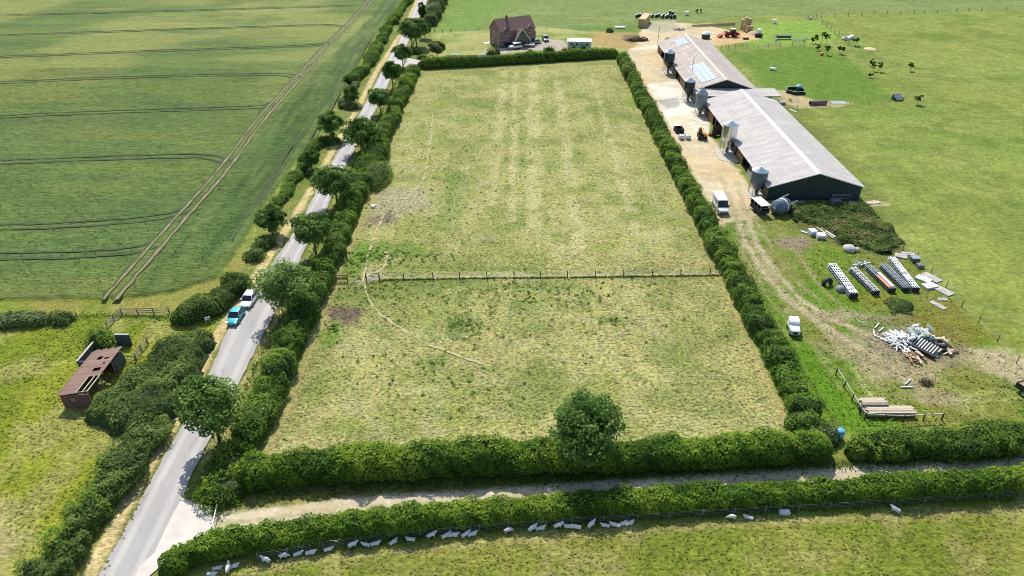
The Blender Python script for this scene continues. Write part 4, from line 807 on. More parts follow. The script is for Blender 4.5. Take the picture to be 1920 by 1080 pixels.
# fallen silo
x, y = G(1462, 399); t = thing('fallen_silo', 'grey-blue silo lying on its side in front of the dark gable', 'silo', x, y, 1.45, math.radians(-52)); m = MB()
m.lathe([(.12, -2.2), (1.48, -1.45), (1.5, -1.4), (1.5, .9), (.9, 2.0), (.25, 2.7)], dblue, 24, axis='Y', rib=.015); m.build('body', t)
m = MB(); m.lathe([(.3, -2.5), (.3, -2.18)], galv, 12, axis='Y'); m.build('hatch', t)
m = MB(); m.lathe([(1.53, -.12), (1.53, .14)], white, 24, axis='Y'); m.build('band', t)
for k in range(4):
    a = .5 + k * math.pi / 2; m = MB(); m.tube((math.cos(a) * 1.5, 0, math.sin(a) * 1.5), (math.cos(a) * 1.5, 3.1, math.sin(a) * 1.5), .06, .06, dirtyw if k == 1 else galv, 6); m.build('leg', t)
# horse / stock trailer
x, y = G(1426, 401); t = thing('stock_trailer', 'dark box trailer with pale roof at the near barn corner', 'trailer', x - .1, y + .8, 0, math.radians(12)); m = MB()
m.box(-.95, .95, -1.9, 1.9, .5, .62, black); 
for a in (-.93, .93): m.box(a - .03, a + .03, -1.9, 1.9, .62, 1.5, black)
m.box(-.95, .95, 1.84, 1.9, .62, 2.1, black); m.box(-.95, .95, -1.9, -1.84, .62, 1.2, black); m.build('body', t)
m = MB(); m.box(-1.02, 1.02, -2.0, 2.0, 2.2, 2.28, M('pale trailer roof', (.58, .52, .46), .6)); m.build('roof', t)
m = MB()
for a in (-.93, .93):
    for b in (-1.88, -.6, .6, 1.88): m.box(a - .04, a + .04, b - .04, b + .04, 1.4, 2.2, galv_d)
m.box(-.93, .93, -1.9, -1.86, 1.6, 1.66, galv_d); m.build('frame', t)
for a in (-1.02, 1.02):
    m = MB(); m.tube((a - .1, 0, .34), (a + .1, 0, .34), .34, .34, black, 14); m.build('wheel', t)
# ============================================================ VEHICLES
def ring_loft(m, st, mat, n=16, p=4.0, caps=True):
    vs = []
    for (y, w_, z0, z1) in st:
        for i in range(n):
            a = 2 * math.pi * i / n + math.pi / n; c, s_ = math.cos(a), math.sin(a); x = math.copysign(abs(c) ** (2 / p), c) * w_; z = (z0 + z1) / 2 + math.copysign(abs(s_) ** (2 / p), s_) * (z1 - z0) / 2
            vs.append((x, y, z))
    k = len(st); fs = [(j * n + i, j * n + (i + 1) % n, (j + 1) * n + (i + 1) % n, (j + 1) * n + i) for j in range(k - 1) for i in range(n)]
    m.add(vs, fs, mat, True)
    if caps: m.add(vs[:n], [tuple(range(n))], mat, True); m.add(vs[-n:], [tuple(range(n))], mat, True)
def wheels(t, pos, r, wd, rimm=None):
    for (a, b) in pos:
        m = MB(); m.lathe([(r * .6, -wd / 2), (r * .97, -wd / 2), (r, -wd * .3), (r, wd * .3), (r * .97, wd / 2), (r * .6, wd / 2)], black, 18, c=(a, b, r), axis='X'); o = m.build('wheel', t)
        m = MB(); m.tube((a - wd * .42, b, r), (a + wd * .42, b, r), r * .62, r * .62, rimm or galv, 14); m.build('rim', o)
def car(label, x, y, rz, paint, L_=4.2, W=1.8, Hh=1.48, kind='hatch', glass=None, name='parked_car'):
    t = thing(name, label, 'car', x, y, .07, rz); h = L_ / 2; w_ = W / 2; suv = kind in ('suv', '4x4'); wb = .88 if suv else .80; zb = .32 if suv else .20; m = MB(); sh = Hh * (.60 if suv else .58)
    if kind == '4x4': st = [(-h, w_ * .92, .4, sh - .12), (-h + .15, w_, zb, sh - .02), (-h + 1.2, w_, zb, sh), (0, w_, zb, sh + .02), (h - .1, w_, zb, sh + .02), (h, w_ * .96, .4, sh)]
    else: st = [(-h, w_ * .66, .34, sh * .68), (-h + .16, w_ * .90, .22, sh * .76), (-h + .5, w_ * .98, zb, sh * .86), (-h + 1.25, w_, zb, sh * .97), (0, w_, zb, sh), (h - .7, w_, zb, sh * 1.03), (h - .15, w_ * .93, .24, sh * 1.0), (h, w_ * .75, .36, sh * .85)]
    ring_loft(m, st, paint, 20, 5.0); m.build('body', t)
    f0, f1, r0, r1_ = {'hatch': (-h + 1.05, -h + 1.75, h - .95, h - .18), 'sedan': (-h + 1.15, -h + 1.9, h - 1.45, h - .55), 'suv': (-h + 1.1, -h + 1.75, h - .7, h - .15), '4x4': (-h + 1.30, -h + 1.55, h - .12, h - .03)}[kind]
    m = MB(); wt = w_ * (.90 if suv else .76); zt = Hh - .05; wl = w_ * .93
    v = [(-wl, f0, sh - .03), (wl, f0, sh - .03), (wl, r1_, sh - .03), (-wl, r1_, sh - .03), (-wt, f1, zt), (wt, f1, zt), (wt, r0, zt), (-wt, r0, zt)]
    m.add(v, [(0, 1, 5, 4), (1, 2, 6, 5), (2, 3, 7, 6), (3, 0, 4, 7)], glass or glassd, False); m.build('windows', t)
    m = MB(); ring_loft(m, [(f1 - .04, wt * .96, zt - .05, zt), (f1 + .2, wt * 1.02, zt - .06, zt + .05), ((f1 + r0) / 2, wt * 1.03, zt - .06, zt + .07), (r0, wt * .99, zt - .06, zt + .03)], paint, 12, 5)
    for s in (-1, 1):
        m.bar((s * wl, f0, sh), (s * wt, f1, zt), .07, .07, paint); m.bar((s * wl, r1_, sh), (s * wt, r0, zt), .10, .09, paint); m.bar((s * (wl + wt) / 2 * 1.01, (f1 + r0) / 2, (sh + zt) / 2 - .25), (s * wt, (f1 + r0) / 2, zt), .06, .06, paint)
    m.build('roof', t)
    for s in (-1, 1):
        m = MB(); m.obox((s * w_ * .72, -h + .13, sh * .70), (.34, .34, .17), M('headlamp glass', (.75, .77, .78), .12, .1), rz=s * .35); m.build('headlight', t)
        m = MB(); m.obox((s * (w_ + .08), f0 + .35, sh + .08), (.2, .14, .14), paint); m.build('mirror', t)
    m = MB(); m.box(-w_ * .6, w_ * .6, -h - .02, -h + .08, .30, .42, black); m.build('grille', t)
    m = MB(); m.box(-.26, .26, -h - .035, -h - .021, .30, .41, dirtyw); m.build('number_plate', t)
    wheels(t, [(s * (w_ - .10), q) for s in (-1, 1) for q in (-h + .82, h - .80)], .37 if suv else .31, .22); return t
p_teal = M('turquoise metallic paint', (.005, .36, .42), .28, .15, var=.03, spec=.6); p_white = M('white car paint', (.80, .80, .80), .25, var=.02, spec=.6); p_black = M('black car paint', (.012, .016, .022), .18, .2, var=.03, spec=.7)
p_silver = M('silver car paint', (.34, .37, .41), .3, .5, var=.03); p_grey = M('grey blue car paint', (.16, .20, .25), .3, .4, var=.03)
x, y = G(440, 603); car('turquoise hatchback parked on the left edge of the road', x + .1, y + .6, math.radians(-2), p_teal, 3.9, 1.7, 1.5)
x, y = G(467, 568); car('white hatchback parked on the road behind the turquoise car', x + .1, y + .3, math.radians(-3), p_white, 4.3, 1.8, 1.48)
HA = math.atan2(7.5, 11.9)
x, y = G(950, 88.0); car('black car parked against the front of the brick house', x, y + .6, math.radians(-58), p_black, 4.4, 1.85, 1.5, 'sedan')
x, y = G(966, 91.5); car('white boxy off-roader parked in front of the brick house', x, y, math.radians(-66), white, 4.5, 1.9, 1.95, '4x4')
x, y = G(1003.5, 81.5); car('silver saloon parked at the right corner of the brick house', x, y, math.radians(-60), p_silver, 4.5, 1.8, 1.45, 'sedan')
x, y = G(1022.5, 76.5); car('grey blue people carrier parked alone on the drive', x, y, math.radians(12), p_grey, 4.4, 1.9, 1.75, 'suv')
x, y = G(992.5, 88.0); t = thing('flatbed_trailer', 'low flatbed trailer carrying a tan cover beside the white off-roader', 'trailer', x, y, .1, math.radians(5)); m = MB(); m.box(-1.9, 1.9, -.8, .8, .45, .58, woodg); m.build('bed', t)
m = MB(); m.box(-1.8, 1.8, -.72, .72, .58, .86, cream); m.build('load_cover', t); m = MB(); m.bar((-1.9, 0, .5), (-3.1, 0, .45), .1, .1, galv_d); m.build('drawbar', t); wheels(t, [(.1, .9), (.1, -.9)], .3, .2)
# white van on the track
x, y = G(1354, 402); t = thing('van', 'white high-roofed van parked on the track beside the right hedge', 'van', x + .1, y + 2.2, .02, math.radians(-1)); m = MB()
ring_loft(m, [(-3.0, .80, .45, 1.05), (-2.85, .95, .35, 1.2), (-1.9, 1.0, .3, 1.32), (-1.75, 1.0, .3, 1.4), (2.85, 1.0, .3, 1.5), (2.95, .95, .4, 1.4)], white, 16, 6); m.build('body', t)
m = MB(); m.add([(-.95, -1.95, 1.25), (.95, -1.95, 1.25), (.86, -1.2, 2.45), (-.86, -1.2, 2.45), (-.95, -1.0, 1.25), (.95, -1.0, 1.25)], [(0, 1, 2, 3), (1, 5, 2), (4, 0, 3)], M('tinted van glass', (.05, .05, .035), .2)); 
for k in (-.4, 0, .4): m.bar((k, -1.97, 1.3), (k * .9, -1.23, 2.44), .04, .04, black)
m.build('windscreen', t)
m = MB(); ring_loft(m, [(-1.25, .93, 1.3, 2.5), (-1.1, 1.0, 1.2, 2.62), (2.8, 1.0, 1.2, 2.62), (2.95, .96, 1.3, 2.5)], white, 16, 8); m.build('box_body', t)
m = MB(); m.box(-1.22, -1.02, -1.75, -1.55, 1.2, 1.75, white); m.box(1.02, 1.22, -1.75, -1.55, 1.2, 1.75, black); m.build('mirror', t); m = MB(); m.box(-.8, .8, -3.06, -2.95, .5, .8, black); m.build('grille', t); wheels(t, [(s * .9, q) for s in (-1, 1) for q in (-2.1, 2.0)], .36, .24)
# small white utility vehicle
x, y = G(1490, 630); t = thing('utility_buggy', 'small white utility vehicle standing on the grass by the hedge', 'buggy', x + .1, y + 1.1, .02, math.radians(-10)); m = MB()
ring_loft(m, [(-1.5, .55, .4, 1.0), (-1.35, .68, .3, 1.15), (-.4, .72, .3, 1.3), (1.3, .72, .3, 1.2), (1.4, .65, .4, 1.1)], white, 14, 5); m.build('body', t)
m = MB(); ring_loft(m, [(-.2, .66, 1.1, 1.6), (.0, .72, 1.0, 1.85), (1.25, .72, 1.0, 1.85), (1.4, .66, 1.1, 1.7)], white, 14, 6); m.build('cab', t); m = MB(); m.box(-.34, .34, -1.56, -1.47, .55, .95, black); m.build('grille', t); m = MB(); m.box(-.5, .5, 1.4, 2.1, .5, .58, woodd); m.build('rack', t)
wheels(t, [(s * .62, q) for s in (-1, 1) for q in (-1.0, .95)], .28, .2)
# telehandler
yel = M('yellow machine paint', (.68, .36, .03), .4, var=.06); org = M('orange machine cover', (.55, .24, .02), .45, var=.06); red = M('red tractor paint', (.42, .015, .015), .4, var=.08)
x, y = G(1318, 262); t = thing('telehandler', 'yellow telehandler with raised boom working in the yard', 'telehandler', x, y + 1.2, .02, math.radians(172)); m = MB(); m.box(-.75, .75, -1.9, 1.7, .55, 1.0, black); m.build('chassis', t)
m = MB(); m.box(.25, 1.0, -.7, .7, .8, 1.2, black); m.box(.3, .95, -.6, .65, 2.25, 2.35, black); 
for a in (.33, .93):
    for b in (-.6, .62): m.bar((a, b, 1.2), (a, b, 2.3), .08, .08, black)
m.box(.3, .95, -.55, .6, 1.2, 2.2, glassd); m.build('cab', t)
m = MB(); m.box(-.9, -.25, -.2, 1.7, .95, 1.55, org); m.build('engine_cover', t); m = MB(); m.bar((-.1, 1.7, 1.6), (-.1, -3.2, 1.35), .36, .42, yel); m.bar((-.1, -3.1, 1.35), (-.1, -3.7, .7), .3, .3, yel); m.build('boom', t)
m = MB(); m.box(-.75, .55, -3.85, -3.75, .3, 1.0, black); m.box(-.55, -.43, -4.9, -3.85, .3, .37, black); m.box(.25, .37, -4.9, -3.85, .3, .37, black); m.build('forks', t); wheels(t, [(s * .85, q) for s in (-1, 1) for q in (-1.2, 1.2)], .55, .4, yel)
# red tractor with loader
x, y = G(1372, 69); t = thing('tractor', 'red tractor with black cab and red loader in the far yard', 'tractor', x, y, .02, math.radians(-82)); m = MB(); ring_loft(m, [(-2.6, .38, .9, 1.5), (-2.4, .45, .8, 1.75), (-.9, .5, .8, 1.85), (-.7, .4, .8, 1.7)], red, 12, 5); m.box(-.4, .4, -.8, 1.2, .6, 1.1, black); m.build('bonnet', t)
m = MB(); m.box(-.72, .72, -.75, .95, 1.1, 2.65, glassd); m.build('cab', t); m = MB(); m.box(-.8, .8, -.85, 1.05, 2.65, 2.83, dirtyw); m.build('roof', t)
wheels(t, [(-.85, .7), (.85, .7)], .95, .5, red); wheels(t, [(-.8, -1.9), (.8, -1.9)], .62, .38, red)
m = MB(); 
for s in (-.6, .6): m.bar((s, -.9, 1.6), (s, -2.9, 1.9), .14, .2, red); m.bar((s, -2.9, 1.9), (s, -4.0, .7), .14, .2, red)
m.xprism([(-4.0, .2), (-5.4, .15), (-5.5, .3), (-4.6, 1.0), (-4.0, 1.1)], -1.1, 1.1, red); m.build('front_loader', t)
m = MB(); m.box(-1.2, 1.2, 1.7, 2.3, .6, 1.5, red); m.box(-.9, -.7, 1.2, 3.0, .6, .8, red); m.box(.7, .9, 1.2, 3.0, .6, .8, red); m.build('rear_linkage', t)
# ============================================================ HOUSE
bw = brick_mat('red brick', (.25, .115, .090), (.21, .10, .08), (.34, .27, .23)); tile = brick_mat('brown roof tiles', (.215, .120, .100), (.180, .100, .085), (.15, .08, .07), 3.0); clad = M('grey green cladding', (.115, .125, .115), .6, var=.1); wfr = M('white window frame', (.72, .70, .66), .5)
hx, hy = G(937.7, 89.5); t = thing('house', 'two storey red brick house with brown tiled roof and timber porch gable', 'house', hx, hy, .0, math.radians(30)); LW, DP, EV, RG = 14.0, 7.4, 5.3, 8.6
m = MB(); m.xprism([(0, 0), (DP, 0), (DP, EV), (DP / 2, RG - .15), (0, EV)], 0, LW, bw); m.build('wall', t)
m = MB()
for s in (0, 1):
    ya, yb = (-.35, DP / 2) if s == 0 else (DP + .35, DP / 2); za = EV - .28; m.xprism([(ya, za), (yb, RG), (yb, RG + .14), (ya, za + .14)], -.25, LW + .25, tile)
rf = m.build('roof', t)
m = MB(); m.box(4.2, 4.9, 3.0, 3.8, RG - .8, RG + 1.0, bw); m.build('chimney', rf); m = MB(); m.lathe([(.16, RG + 1.0), (.2, RG + 1.45)], M('pale chimney pot', (.7, .62, .5)), 10, c=(4.55, 3.4, 0)); m.build('chimney_pot', rf)
def window(x0, x1, z0, z1, y_=-.02, face='front', n=2):
    m = MB(); g = MB(); d = .07
    if face == 'front':
        for a, b, c, e in ((x0 - d, x1 + d, z0 - d, z0), (x0 - d, x1 + d, z1, z1 + d), (x0 - d, x0, z0, z1), (x1, x1 + d, z0, z1)): m.box(a, b, y_ - .05, y_, c, e, wfr)
        for i in range(1, n): q = x0 + (x1 - x0) * i / n; m.box(q - .04, q + .04, y_ - .045, y_, z0, z1, wfr)
        m.box(x0, x1, y_ - .04, y_, (z0 + z1) / 2 + .1, (z0 + z1) / 2 + .16, wfr); g.box(x0, x1, y_ - .02, y_ + .0, z0, z1, glassd)
    else:
        for a, b, c, e in ((x0 - d, x1 + d, z0 - d, z0), (x0 - d, x1 + d, z1, z1 + d), (x0 - d, x0, z0, z1), (x1, x1 + d, z0, z1)): m.box(-.07, -.02, a, b, c, e, wfr)
        q = (x0 + x1) / 2; m.box(-.065, -.02, q - .04, q + .04, z0, z1, wfr); g.box(-.04, -.02, x0, x1, z0, z1, glassd)
    o = m.build('window', t); g.build('pane', o)
window(1.2, 3.3, .9, 2.3, n=3); window(1.6, 2.9, 3.9, 5.2); window(11.3, 12.6, 3.9, 5.2); window(11.2, 12.8, .9, 2.2, n=3)
for (a, b, c, d) in ((1.0, 2.0, 3.4, 4.8), (1.0, 2.0, .7, 2.2), (3.6, 4.4, 3.4, 4.6), (4.6, 5.4, .7, 2.2)): window(a, b, c, d, face='side')
for cx in (2.25, 11.95):
    m = MB(); m.yprism([(cx - .95, EV - .3), (cx + .95, EV - .3), (cx + .95, EV + .1), (cx, EV + 1.0), (cx - .95, EV + .1)], -.06, 1.2, bw); dm = m.build('dormer', t)
    m = MB()
    for s in (-1, 1): m.yprism([(cx, EV + 1.02), (cx + s * 1.15, EV - .05), (cx + s * 1.15, EV + .07), (cx, EV + 1.14)], -.25, 1.9, tile)
    m.build('dormer_roof', dm)
# projecting gabled porch with pale barge boards
gx = 7.4; m = MB(); m.yprism([(gx - 2.6, 0), (gx + 2.6, 0), (gx + 2.6, 2.4), (gx, 5.9), (gx - 2.6, 2.4)], -2.2, -.01, clad); pg = m.build('porch', t)
m = MB(); m.box(gx - .5, gx + .5, -2.26, -2.21, 2.6, 4.6, glassd); m.box(gx - .06, gx + .06, -2.28, -2.2, 2.6, 4.6, wfr); m.box(gx - 1.6, gx + 1.6, -2.26, -2.21, .1, 2.1, glassd); m.build('porch_window', pg)
m = MB()
for s in (-1, 1): m.yprism([(gx, 5.95), (gx + s * 3.2, 1.75), (gx + s * 3.2, 1.90), (gx, 6.12)], -2.6, .8, tile)
m.build('porch_roof', pg)
m = MB()
for s in (-1, 1): m.bar((gx, -2.63, 6.02), (gx + s * 3.3, -2.63, 1.75), .08, .3, cream)
m.build('barge_board', pg)
m = MB(); m.xprism([(2.5, 0), (6.5, 0), (6.5, 2.6), (2.5, 3.4)], LW + .01, LW + 2.0, M('lean-to roof', (.12, .12, .12), .7)); m.build('lean_to', t)
# cabin
x, y = G(1064, 92); t = thing('portable_cabin', 'long low cabin with flat white roof right of the house', 'cabin', x, y, 0, math.radians(-4)); m = MB(); m.box(0, 8.0, 0, 3.2, .2, 2.5, M('pale cabin wall', (.46, .50, .49), .6)); m.build('wall', t)
m = MB(); m.xprism([(-.15, 2.5), (3.35, 2.7), (3.35, 2.82), (-.15, 2.62)], -.15, 8.15, white); m.build('roof', t)
for a in (.9, 2.8, 6.3): m = MB(); m.box(a, a + .8, -.04, -.01, 1.3, 2.0, glassd); m.build('window', t)
m = MB(); m.box(4.4, 5.2, -.05, -.01, .3, 2.2, M('cabin door', (.22, .25, .26))); m.build('door', t)
# ============================================================ RUINED SHED
rust = sheet_mat('rusty corrugated sheets', (.245, .155, .12), (.16, .10, .08), bw=.75, bh=9, mort=.05, stain=.7, rough=.8); rb = brick_mat('old red brick', (.16, .055, .04), (.12, .045, .035), (.2, .14, .12)); db = brick_mat('dark block wall', (.085, .085, .085), (.065, .065, .068), (.12, .12, .115), 2.0)
sx0, sy0 = -56.4, 65.4; t = thing('ruined_shed', 'ruined brick shed with a holed rusty roof beside the bramble thicket', 'shed', sx0, sy0, 0, math.radians(0)); SW, SL, h0, h1 = 3.6, 8.8, 2.15, 2.75
zr = lambda x: h0 + (h1 - h0) * x / SW
m = MB()
holes = [(1.5, 2.0, 3.1, 1.0), (6.4, 7.1, 1.8, .9), (6.4, 7.0, 2.85, .7), (3.9, 4.7, 2.6, .9), (5.4, 5.7, 2.9, .4), (5.0, 5.2, 3.0, .3)]
ny_, nx_ = 26, 12; dx, dy = (SW + .5) / nx_, (SL + .4) / ny_
for i in range(nx_):
    for j in range(ny_):
        xa, ya = -.25 + i * dx, -.2 + j * dy; xc, yc = xa + dx / 2, ya + dy / 2
        if xc > 2.2 and yc < 3.1: continue
        if any(a < yc < b and abs(xc - c) < d / 2 for a, b, c, d in holes): continue
        if yc > SL - .3 and (i % 3 == 0): continue
        m.add([(xa, ya, zr(xa)), (xa + dx, ya, zr(xa + dx)), (xa + dx, ya + dy, zr(xa + dx)), (xa, ya + dy, zr(xa)), (xa, ya, zr(xa) + .04), (xa + dx, ya, zr(xa + dx) + .04), (xa + dx, ya + dy, zr(xa + dx) + .04), (xa, ya + dy, zr(xa) + .04)], [(0, 3, 2, 1), (4, 5, 6, 7), (0, 1, 5, 4), (1, 2, 6, 5), (2, 3, 7, 6), (3, 0, 4, 7)], rust)
m.build('roof', t)
for yy in (.0, 3.1, 6.0, SL - .1): m = MB(); m.bar((-.1, yy + .06, zr(-.1) - .08), (SW + .2, yy + .06, zr(SW + .2) - .08), .1, .12, woodg); m.build('rafter', t)
for xx in (2.25, 3.1, SW + .15): m = MB(); m.bar((xx, -.1, zr(xx) - .02), (xx, 3.2, zr(xx) - .02), .11, .12, woodl); m.build('purlin', t)
m = MB(); m.xprism([(0, 0), (.22, 0), (.22, 2.1), (0, 2.1)], 0, .001, rb) if False else None
m.box(0, .2, .21, SL, 0, h0 - .12, rb); m.box(0, 1.0, 0, .2, 0, 2.1, rb); m.box(1.7, SW, 0, .2, 0, 2.15, rb); m.box(1.0, 1.7, 0, .2, 0, .9, rb); m.box(1.0, 1.7, 0, .2, 1.5, 2.1, rb); m.build('wall', t)
m = MB(); m.box(.2, SW, SL - .2, SL, 0, 2.1, db); m.box(SW - .2, SW, SL - 2.2, SL - .2, 0, 2.2, db); m.build('end_wall', t)
for yy in (.1, 3.1, 6.2): m = MB(); m.tube((SW, yy, 0), (SW, yy, zr(SW) - .1), .09, .08, woodg, 7); m.build('post', t)
m = MB(); m.box(1.05, 1.65, .08, .12, .92, 1.5, woodg); m.build('window', t)
t = thing('ruined_wall', 'dark block wall ruin of the pen behind the rusty shed', 'wall', -58.2, 72.6); m = MB(); m.box(0, .22, 0, 5.8, 0, 1.7, db); m.box(.22, 1.7, 0, .22, 0, 1.6, db); m.build('side_wall', t); m = MB(); m.box(2.4, 4.4, 5.58, 5.8, 0, 1.9, db); m.build('back_wall', t)
m = MB(); m.box(-.04, .26, -.04, 5.84, 1.7, 1.76, conc); m.box(2.36, 4.44, 5.54, 5.84, 1.9, 1.96, conc); m.build('coping', t)
# ============================================================ FENCES
def fence(label, pts, n_rails=3, hgt=1.2, post=.12, mat=woodg, wire=False, gap=None, name='rail_fence', zrail=None, spacing=2.4, world=False, group=None, rmat=None):
    P = np.asarray(pts, float) if world else GA(pts); o0 = P[0]; t = thing(name, label, 'fence', o0[0], o0[1], 0, 0, group); Q = P if gap is None else resample(P, gap)
    for p in Q:
        m = MB(); a, b = p - o0; m.tube((a, b, -.1), (a + random.uniform(-.04, .04), b, hgt), post / 2, post / 2 * .9, mat, 7); m.build('post', t)
    m = MB()
    for k in range(n_rails):
        z = hgt * (.92 - .62 * k / max(1, n_rails - 1)) if n_rails > 1 else hgt * .9
        for p, q in zip(Q[:-1], Q[1:]):
            a = p - o0; b = q - o0
            m.bar((a[0], a[1] - .02, z), (b[0], b[1] - .02, z), .012 if wire else .05, .012 if wire else .12, galv_d if wire else (rmat or mat))
    m.build('wire' if wire else 'rail', t); return t
fence('post and rail fence between the shed field and the crop, joining the dark hedge', [(202, 616), (214, 602), (229, 590), (259, 590), (289, 589), (318, 588)], 3, 1.2, .2)
fence('collapsing rail fence right of the rusty shed', [(213, 690), (236, 677), (255, 679)], 2, 1.1, .2)
fence('short rail fence leading away from the shed into the rough grass', [(256, 676), (266, 660), (278, 645)], 3, 1.3, .2)
fence('short post and rail fence joining the left hedge to the paddock gateway', [(618, 528), (652, 528)], 4, 1.25, .18, mat=woodd)
bpost = M('dark weathered post', (.07, .055, .045), .9)
fence('post and wire fence across the middle of the paddock', [(712, 525), (757, 524), (812, 523), (862, 522), (913, 521.5), (964, 521), (1013, 520.5), (1064, 520), (1116, 519), (1169, 518.5), (1223, 518), (1276, 517), (1331, 516.5), (1354, 516)], 4, 1.25, .17, mat=bpost, wire=True, name='wire_fence')
P = GA([(687, 526), (712, 525)]); t = thing('field_gate', 'metal field gate at the left end of the paddock cross fence', 'gate', P[0][0], P[0][1]); m = MB(); L_ = P[1][0] - P[0][0]
m.tube((0, 0, 0), (0, 0, 1.35), .1, .1, bpost, 8); m.tube((L_, 0, 0), (L_, 0, 1.35), .1, .1, bpost, 8); m.build('post', t); m = MB()
for z in (.25, .45, .65, .85, 1.1): m.bar((.1, 0, z), (L_ - .1, 0, z), .03, .03, galv_d)
for q in (.1, L_ / 2, L_ - .1): m.bar((q, 0, .22), (q, 0, 1.13), .03, .03, galv_d)
m.build('gate_bars', t)
fence('wire fence on thin posts between the lower hedge and the sheep', [(484, 1049), (541, 1040), (607, 1027), (669, 1020), (730, 1010), (788, 1006), (843, 1001), (899, 996), (954, 991), (1014, 987), (1072, 982), (1132, 979), (1195, 975), (1255, 972), (1316, 968), (1376, 965), (1434, 961), (1496, 958), (1554, 955), (1614, 951), (1674, 948), (1732, 944), (1792, 940), (1852, 935), (1912, 931), (1975, 926)], 4, 1.05, .10, mat=woodg, wire=True, name='wire_fence')
fence('wire fence on leaning posts along the right pasture', [(1664, 455), (1692, 470), (1719, 484), (1745, 512), (1773, 541), (1802, 576), (1834, 606), (1869, 642), (1905, 682), (1945, 725)], 3, 1.35, .12, mat=bpost, wire=True, name='wire_fence')
fence('wooden rail fence with long white top rail at the lower end of the track field', [(1567, 702), (1582, 727), (1597, 751), (1611, 775), (1621, 787), (1657, 790), (1692, 791), (1730, 789), (1765, 787)], 1, 1.15, .18, mat=bpost, rmat=dirtyw)
fence('distant wire fence crossing the far pasture at the top right', [(1530, 34), (1540, 33), (1565, 32), (1590, 31), (1615, 29), (1639, 27), (1663, 26), (1688, 26), (1713, 25), (1733, 24), (1757, 24), (1793, 22), (1816, 22), (1840, 21), (1886, 19), (1925, 18)], 2, 1.5, .22, mat=bpost, wire=True, name='wire_fence')
fence('diagonal wire fence on close posts right of the sheep pens', [(1529, 38), (1541, 45), (1549, 52), (1557, 58), (1564, 63), (1572, 68), (1580, 73), (1586, 79), (1591, 84)], 3, 1.7, .24, mat=woodg, wire=True, name='wire_fence')
fence('wire fence with dark posts behind the far barn', [(1352, 93), (1365, 92), (1378, 91), (1391, 91), (1400, 90), (1422, 90), (1441, 89), (1462, 87), (1485, 86), (1508, 85)], 2, 1.5, .2, mat=woodg, wire=True, name='wire_fence')
fence('garden fence behind the house lawn', [(815, 61), (830, 61), (845, 60.5), (872, 59), (898, 58), (922, 57)], 2, 1.2, .2, mat=bpost, wire=True, name='wire_fence')
fence('faint wire fence running right from the rusty pipe', [(1494, 205), (1555, 200), (1593, 197), (1628, 195), (1668, 191)], 3, 1.1, .14, mat=woodg, wire=True, name='wire_fence')
# barrier at the track entrance
P = GA([(401, 1002), (411, 956)]); t = thing('track_barrier', 'pale barrier pole across the farm track entrance', 'barrier', P[0][0], P[0][1]); d = P[1] - P[0]; m = MB(); m.bar((0, 0, .95), (d[0], d[1], 1.0), .09, .09, dirtyw); m.build('pole', t)
for q in (0, 1): m = MB(); m.tube((d[0] * q, d[1] * q, 0), (d[0] * q, d[1] * q, 1.1), .08, .07, woodd, 8); m.build('post', t)
# signpost by the verge
x, y = G(388, 607); t = thing('rail_marker', 'small white rail marker on the verge left of the turquoise car', 'marker', x, y); m = MB(); m.tube((0, 0, 0), (0, 0, 1.1), .05, .05, dirtyw, 6); m.tube((.35, .3, 0), (.35, .3, 1.1), .05, .05, dirtyw, 6); m.build('post', t); m = MB(); m.bar((-.1, -.1, 1.0), (.5, .42, 1.0), .05, .16, white); m.bar((-.1, -.1, .7), (.5, .42, .7), .05, .12, white); m.build('rail', t)
# masts
for (lb, u, v, hh) in (('thin bare pole at the far corner of the far barn', 1233, 82, 6.0), ('thin bare pole behind the second silo', 1294, 158, 8.0)):
    x, y = G(u, v); m = MB(); m.tube((0, 0, 0), (.1, 0, hh), .09, .06, woodd, 8); o = m.build('mast'); o.location = (x, y, 0); tag(o, lb, 'pole')
# ============================================================ YARD AND FIELD THINGS
def simple(name, label, cat, u, v, fn, rz=0, group=None, z=0, xy=None):
    x, y = xy if xy else G(u, v); m = MB(); fn(m); o = m.build(name); o.location = (x, y, z); o.rotation_euler[2] = rz; return tag(o, label, cat, group)
def tub(m):
    for a, b, c, d in ((-1, -.88, -1.1, 1.1), (.88, 1, -1.1, 1.1), (-.88, .88, -1.1, -.98), (-.88, .88, .98, 1.1)): m.box(a, b, c, d, 0, 1.1, black)
    m.box(-.88, .88, -.98, .98, .0, .15, black); m.box(-1.1, -.2, -1.5, -1.1, 0, .7, black); m.box(.3, .9, -1.6, -1.1, 0, 1.2, black)
simple('black_crate', 'open black crate near the hedge in the yard', 'crate', 1272, 247, tub, .1)
def ibc(m):
    m.box(-.6, .6, -.5, .5, .0, .14, black); m.box(-.55, .55, -.46, .46, .14, 1.1, white); m.lathe([(.13, 1.1), (.13, 1.18), (.001, 1.18)], black, 10)
    for k in (-.58, -.2, .2, .58):
        for yy in (-.49, .49): m.bar((k, yy, .14), (k, yy, 1.1), .03, .03, galv)
    for z in (.4, .75, 1.1):
        for yy in (-.49, .49): m.bar((-.58, yy, z), (.58, yy, z), .03, .03, galv)
for lb, u, v in (('left one of two white container tanks in the yard', 1277.5, 261), ('right one of two white container tanks in the yard', 1289.5, 261)): simple('container_tank', lb, 'tank', u, v, ibc, .1, 'white tanks in the yard', )
simple('open_door_leaf', 'dark board leaning open beside the telehandler', 'board', 1341, 256, lambda m: (m.obox((0, 0, .55), (2.2, .1, 1.3), woodd, rz=.9, rx=.5), m.obox((-.9, 1.1, .5), (1.7, .08, 1.0), wood, rz=.9, rx=.6)))
